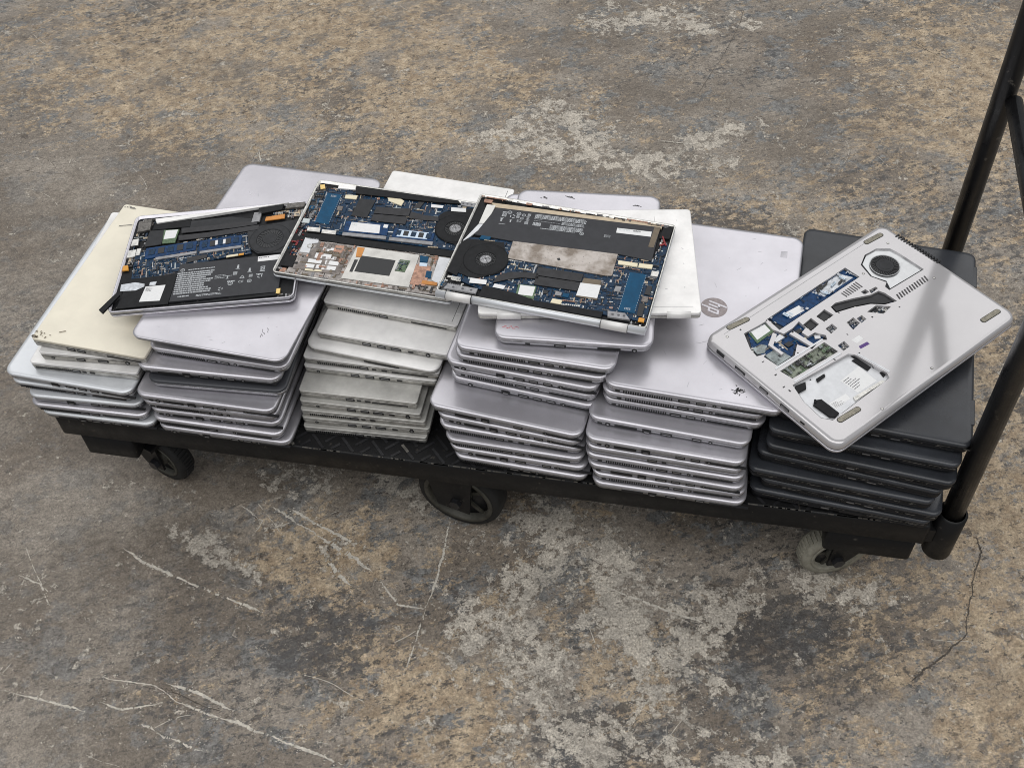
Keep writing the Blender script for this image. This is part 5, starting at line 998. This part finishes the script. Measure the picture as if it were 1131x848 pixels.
prof = [(0, inset), (-.0006, .0048), (-.0018, .0026), (-.0040, .0011), (-.0075, .0002), (-.0110, 0), (-.0130, .0010)]
rings = [rrect(w-2*i, l-2*i, max(.0175-i, .004), z) for z, i in prof]
mb.loft(rings, 'shell', cap0=False, cap1=False); mb.build('side_wall', o)
mb = MB(); slab(mb, w-.02, l-.02, .01, [(-.0085, 0), (-.0056, 0)], 'blackpcb'); fl = mb.build('inner_board', o)
mb = MB(); slab(mb, w-.006, l-.006, .012, [(-.0142, 0), (-.0128, 0)], 'seam'); mb.build('seam_gasket', o)
mb = MB(); slab(mb, w, l, .0165, [(-t, .004), (-t+.001, .0015), (-t+.003, .0004), (-.0150, 0), (-.0142, .001)], 'silver'); mb.build('lid', o)
made, av = components(o, 'O4')
bay = [(min(p[0] for h in holes for p in h), min(p[1] for h in holes for p in h)), (max(p[0] for h in holes for p in h), max(p[1] for h in holes for p in h))]
def inhole(p): return any(inside(p, h) for h in holes)
rg = random.Random(31); mb = MB()
for h in holes:
    xs = [p[0] for p in h]; ys = [p[1] for p in h]; area = (max(xs)-min(xs))*(max(ys)-min(ys))
    for i in range(min(60, int(area*3e5)+4)):
        p = (rg.uniform(min(xs), max(xs)), rg.uniform(min(ys), max(ys)))
        if inside(p, h) and not any(inside(p, a) for a in av):
            q = rg.uniform(.0012, .005); mb.box((p[0], p[1], -.0050), (q, q*rg.choice((.4, .7, 1)), .0016), rg.choice(('pcb', 'blackchip', 'pcbblue', 'grey', 'silvermetal', 'palesilver')), rg.choice((0, 1.57)))
tag(mb.build('board_components', o, fix=False), kind='stuff')
mm_ = [Vector(q) for q in cpoly('O4', 'memory_module')]; litter(made['memory_module.0'], [tuple(v) for v in mm_], [], 90, 33, -.002, .0008, .004, mats=['whiteink', 'foil', 'pcbblue', 'bluepaper', 'blackchip', 'foil'])
gm = cpoly('O4', 'memory_module', 1); litter(made['memory_module.1'], gm, [], 110, 34, -.002, .0008, .005, mats=['greenfoil', 'foil', 'blackchip', 'greenpcb', 'film'])
litter(o, cpoly('O4', 'circuit_board'), [cpoly('O4', 'service_bracket', 0), cpoly('O4', 'service_bracket', 1)], 150, 35, -.0048, .0008, .0034)
(c0, rh) = FAN['O4']; cx, cy, rh = c0[0]*MM, c0[1]*MM, rh*MM
fh = made['fan_housing.0']
mb = MB(); mb.cyl((cx, cy), rh, -.0012, -.00085, 'touchblack', 36); mb.ring((cx, cy), rh, rh*1.05, -.001, -.0006, 'brightmetal', 36); mb.build('fan_intake', fh)
mb = MB(); mb.cyl((cx, cy), rh*.66, -.0009, -.0003, 'darkgrey', 32, r1=rh*.6); mb.ring((cx, cy), rh*.40, rh*.44, -.00033, -.00022, 'blackmetal', 24); mb.build('fan_hub', fh)
mb = MB()
for k in range(29):
    a = 2*math.pi*k/29; mb.box((cx+rh*.80*math.cos(a), cy+rh*.80*math.sin(a), -.0006), (rh*.30, .0008, .0005), 'blackplastic', a+.5)
tag(mb.build('fan_blades', fh, fix=False), kind='stuff')
for s_ in edge_slots:
    c_ = sum((Vector(p) for p in s_), Vector((0, 0)))/4
    mb = MB(); a, b = Vector(s_[0]), Vector(s_[1]); d = b-a; L_ = d.length
    mb.box((-.0012, 0, 0), (L_*.8, .0026, .0050), 'port', 0); mb.build('edge_slot', o, loc=(c_.x, c_.y, -.0023), rot=(0, 0, math.atan2(d.y, d.x)), fix=False)
for (a, b, wd_) in O4FEET:
    A, Bv = Vector(a)*MM, Vector(b)*MM; L_ = (Bv-A).length; an = math.atan2((Bv-A).y, (Bv-A).x); c_ = (A+Bv)/2
    mb = MB(); slab(mb, L_+.002, .0088, .0042, [(0, 0), (.00025, 0)], 'seam'); mb.build('foot_recess', o, loc=(c_.x, c_.y, -.0001), rot=(0, 0, an))
    mb = MB(); slab(mb, L_, .0072, .0036, [(0, 0), (.0007, 0), (.0011, .0009)], 'rubberfoot'); mb.build('rubber_foot', o, loc=(c_.x, c_.y, 0), rot=(0, 0, an))
for p in O4SCREW:
    if inhole((p[0]*MM, p[1]*MM)) or abs(p[0]*MM) > w/2-.0085 or abs(p[1]*MM) > l/2-.0085: continue
    mb = MB(); mb.cyl((0, 0), .0021, 0, .00012, 'seam', 14); mb.cyl((0, 0), .0015, .0001, .0003, 'silvermetal', 12); mb.build('screw', o, loc=(p[0]*MM, p[1]*MM, 0))
mb = MB(); mb.box((0, l/2-.0145, 0), (w*.86, .0005, .0003), 'grey'); mb.build('seam_line', o)
for p in O4CLIP:                                                # clip slots and latch holes between the bays
    mb = MB(); mb.box((0, 0, 0), (rg.uniform(.0022, .0042), rg.uniform(.0012, .0024), .0003), 'port', 0); tag(mb.build('clip_slot', o, loc=(p[0]*MM, p[1]*MM, 0), rot=(0, 0, rg.choice((0, 1.57))), fix=False))
for pl in O4RAIL:
    mb = MB(); mb.prism(mm(pl), 0, .0006, 'palesilver', .0003); mb.build('service_rail', o)
for (u, nm) in ((.42, 'network_port'), (.24, 'display_port'), (.03, 'usb_port'), (-.15, 'usb_port'), (-.30, 'card_slot')):
    q = link(nm, port_mesh(nm if nm != 'card_slot' else 'lock_slot'), o, (-w/2+.0001, u*l*.86, -.0072), (0, 0, -math.pi/2)); q.scale = (1.15, 1, 1.0)
dl = made['drive_tray.0']
for k_ in (0, 1):
    lb = [Vector(q) for q in cpoly('O4', 'drive_label', k_)]; e1 = (lb[1]-lb[0]).normalized(); e2 = (lb[3]-lb[0]).normalized(); mb = MB()
    print_lines(mb, lb[0]+e1*.002+e2*.002, e1, e2, (lb[1]-lb[0]).length*.55, (lb[3]-lb[0]).length*.75, 6, 3+k_, -.0049, .4, 'ink', .3); tag(mb.build('label_print', dl, fix=False), kind='stuff')
bump_line(dl, 'cable', [(*COMP['O4'][[c[0] for c in COMP['O4']].index('drive_cable')][4][0], -1.5), (*[a-4 for a in COMP['O4'][[c[0] for c in COMP['O4']].index('drive_cable')][4][0]], -2.5)], .0016, 'blackplastic')
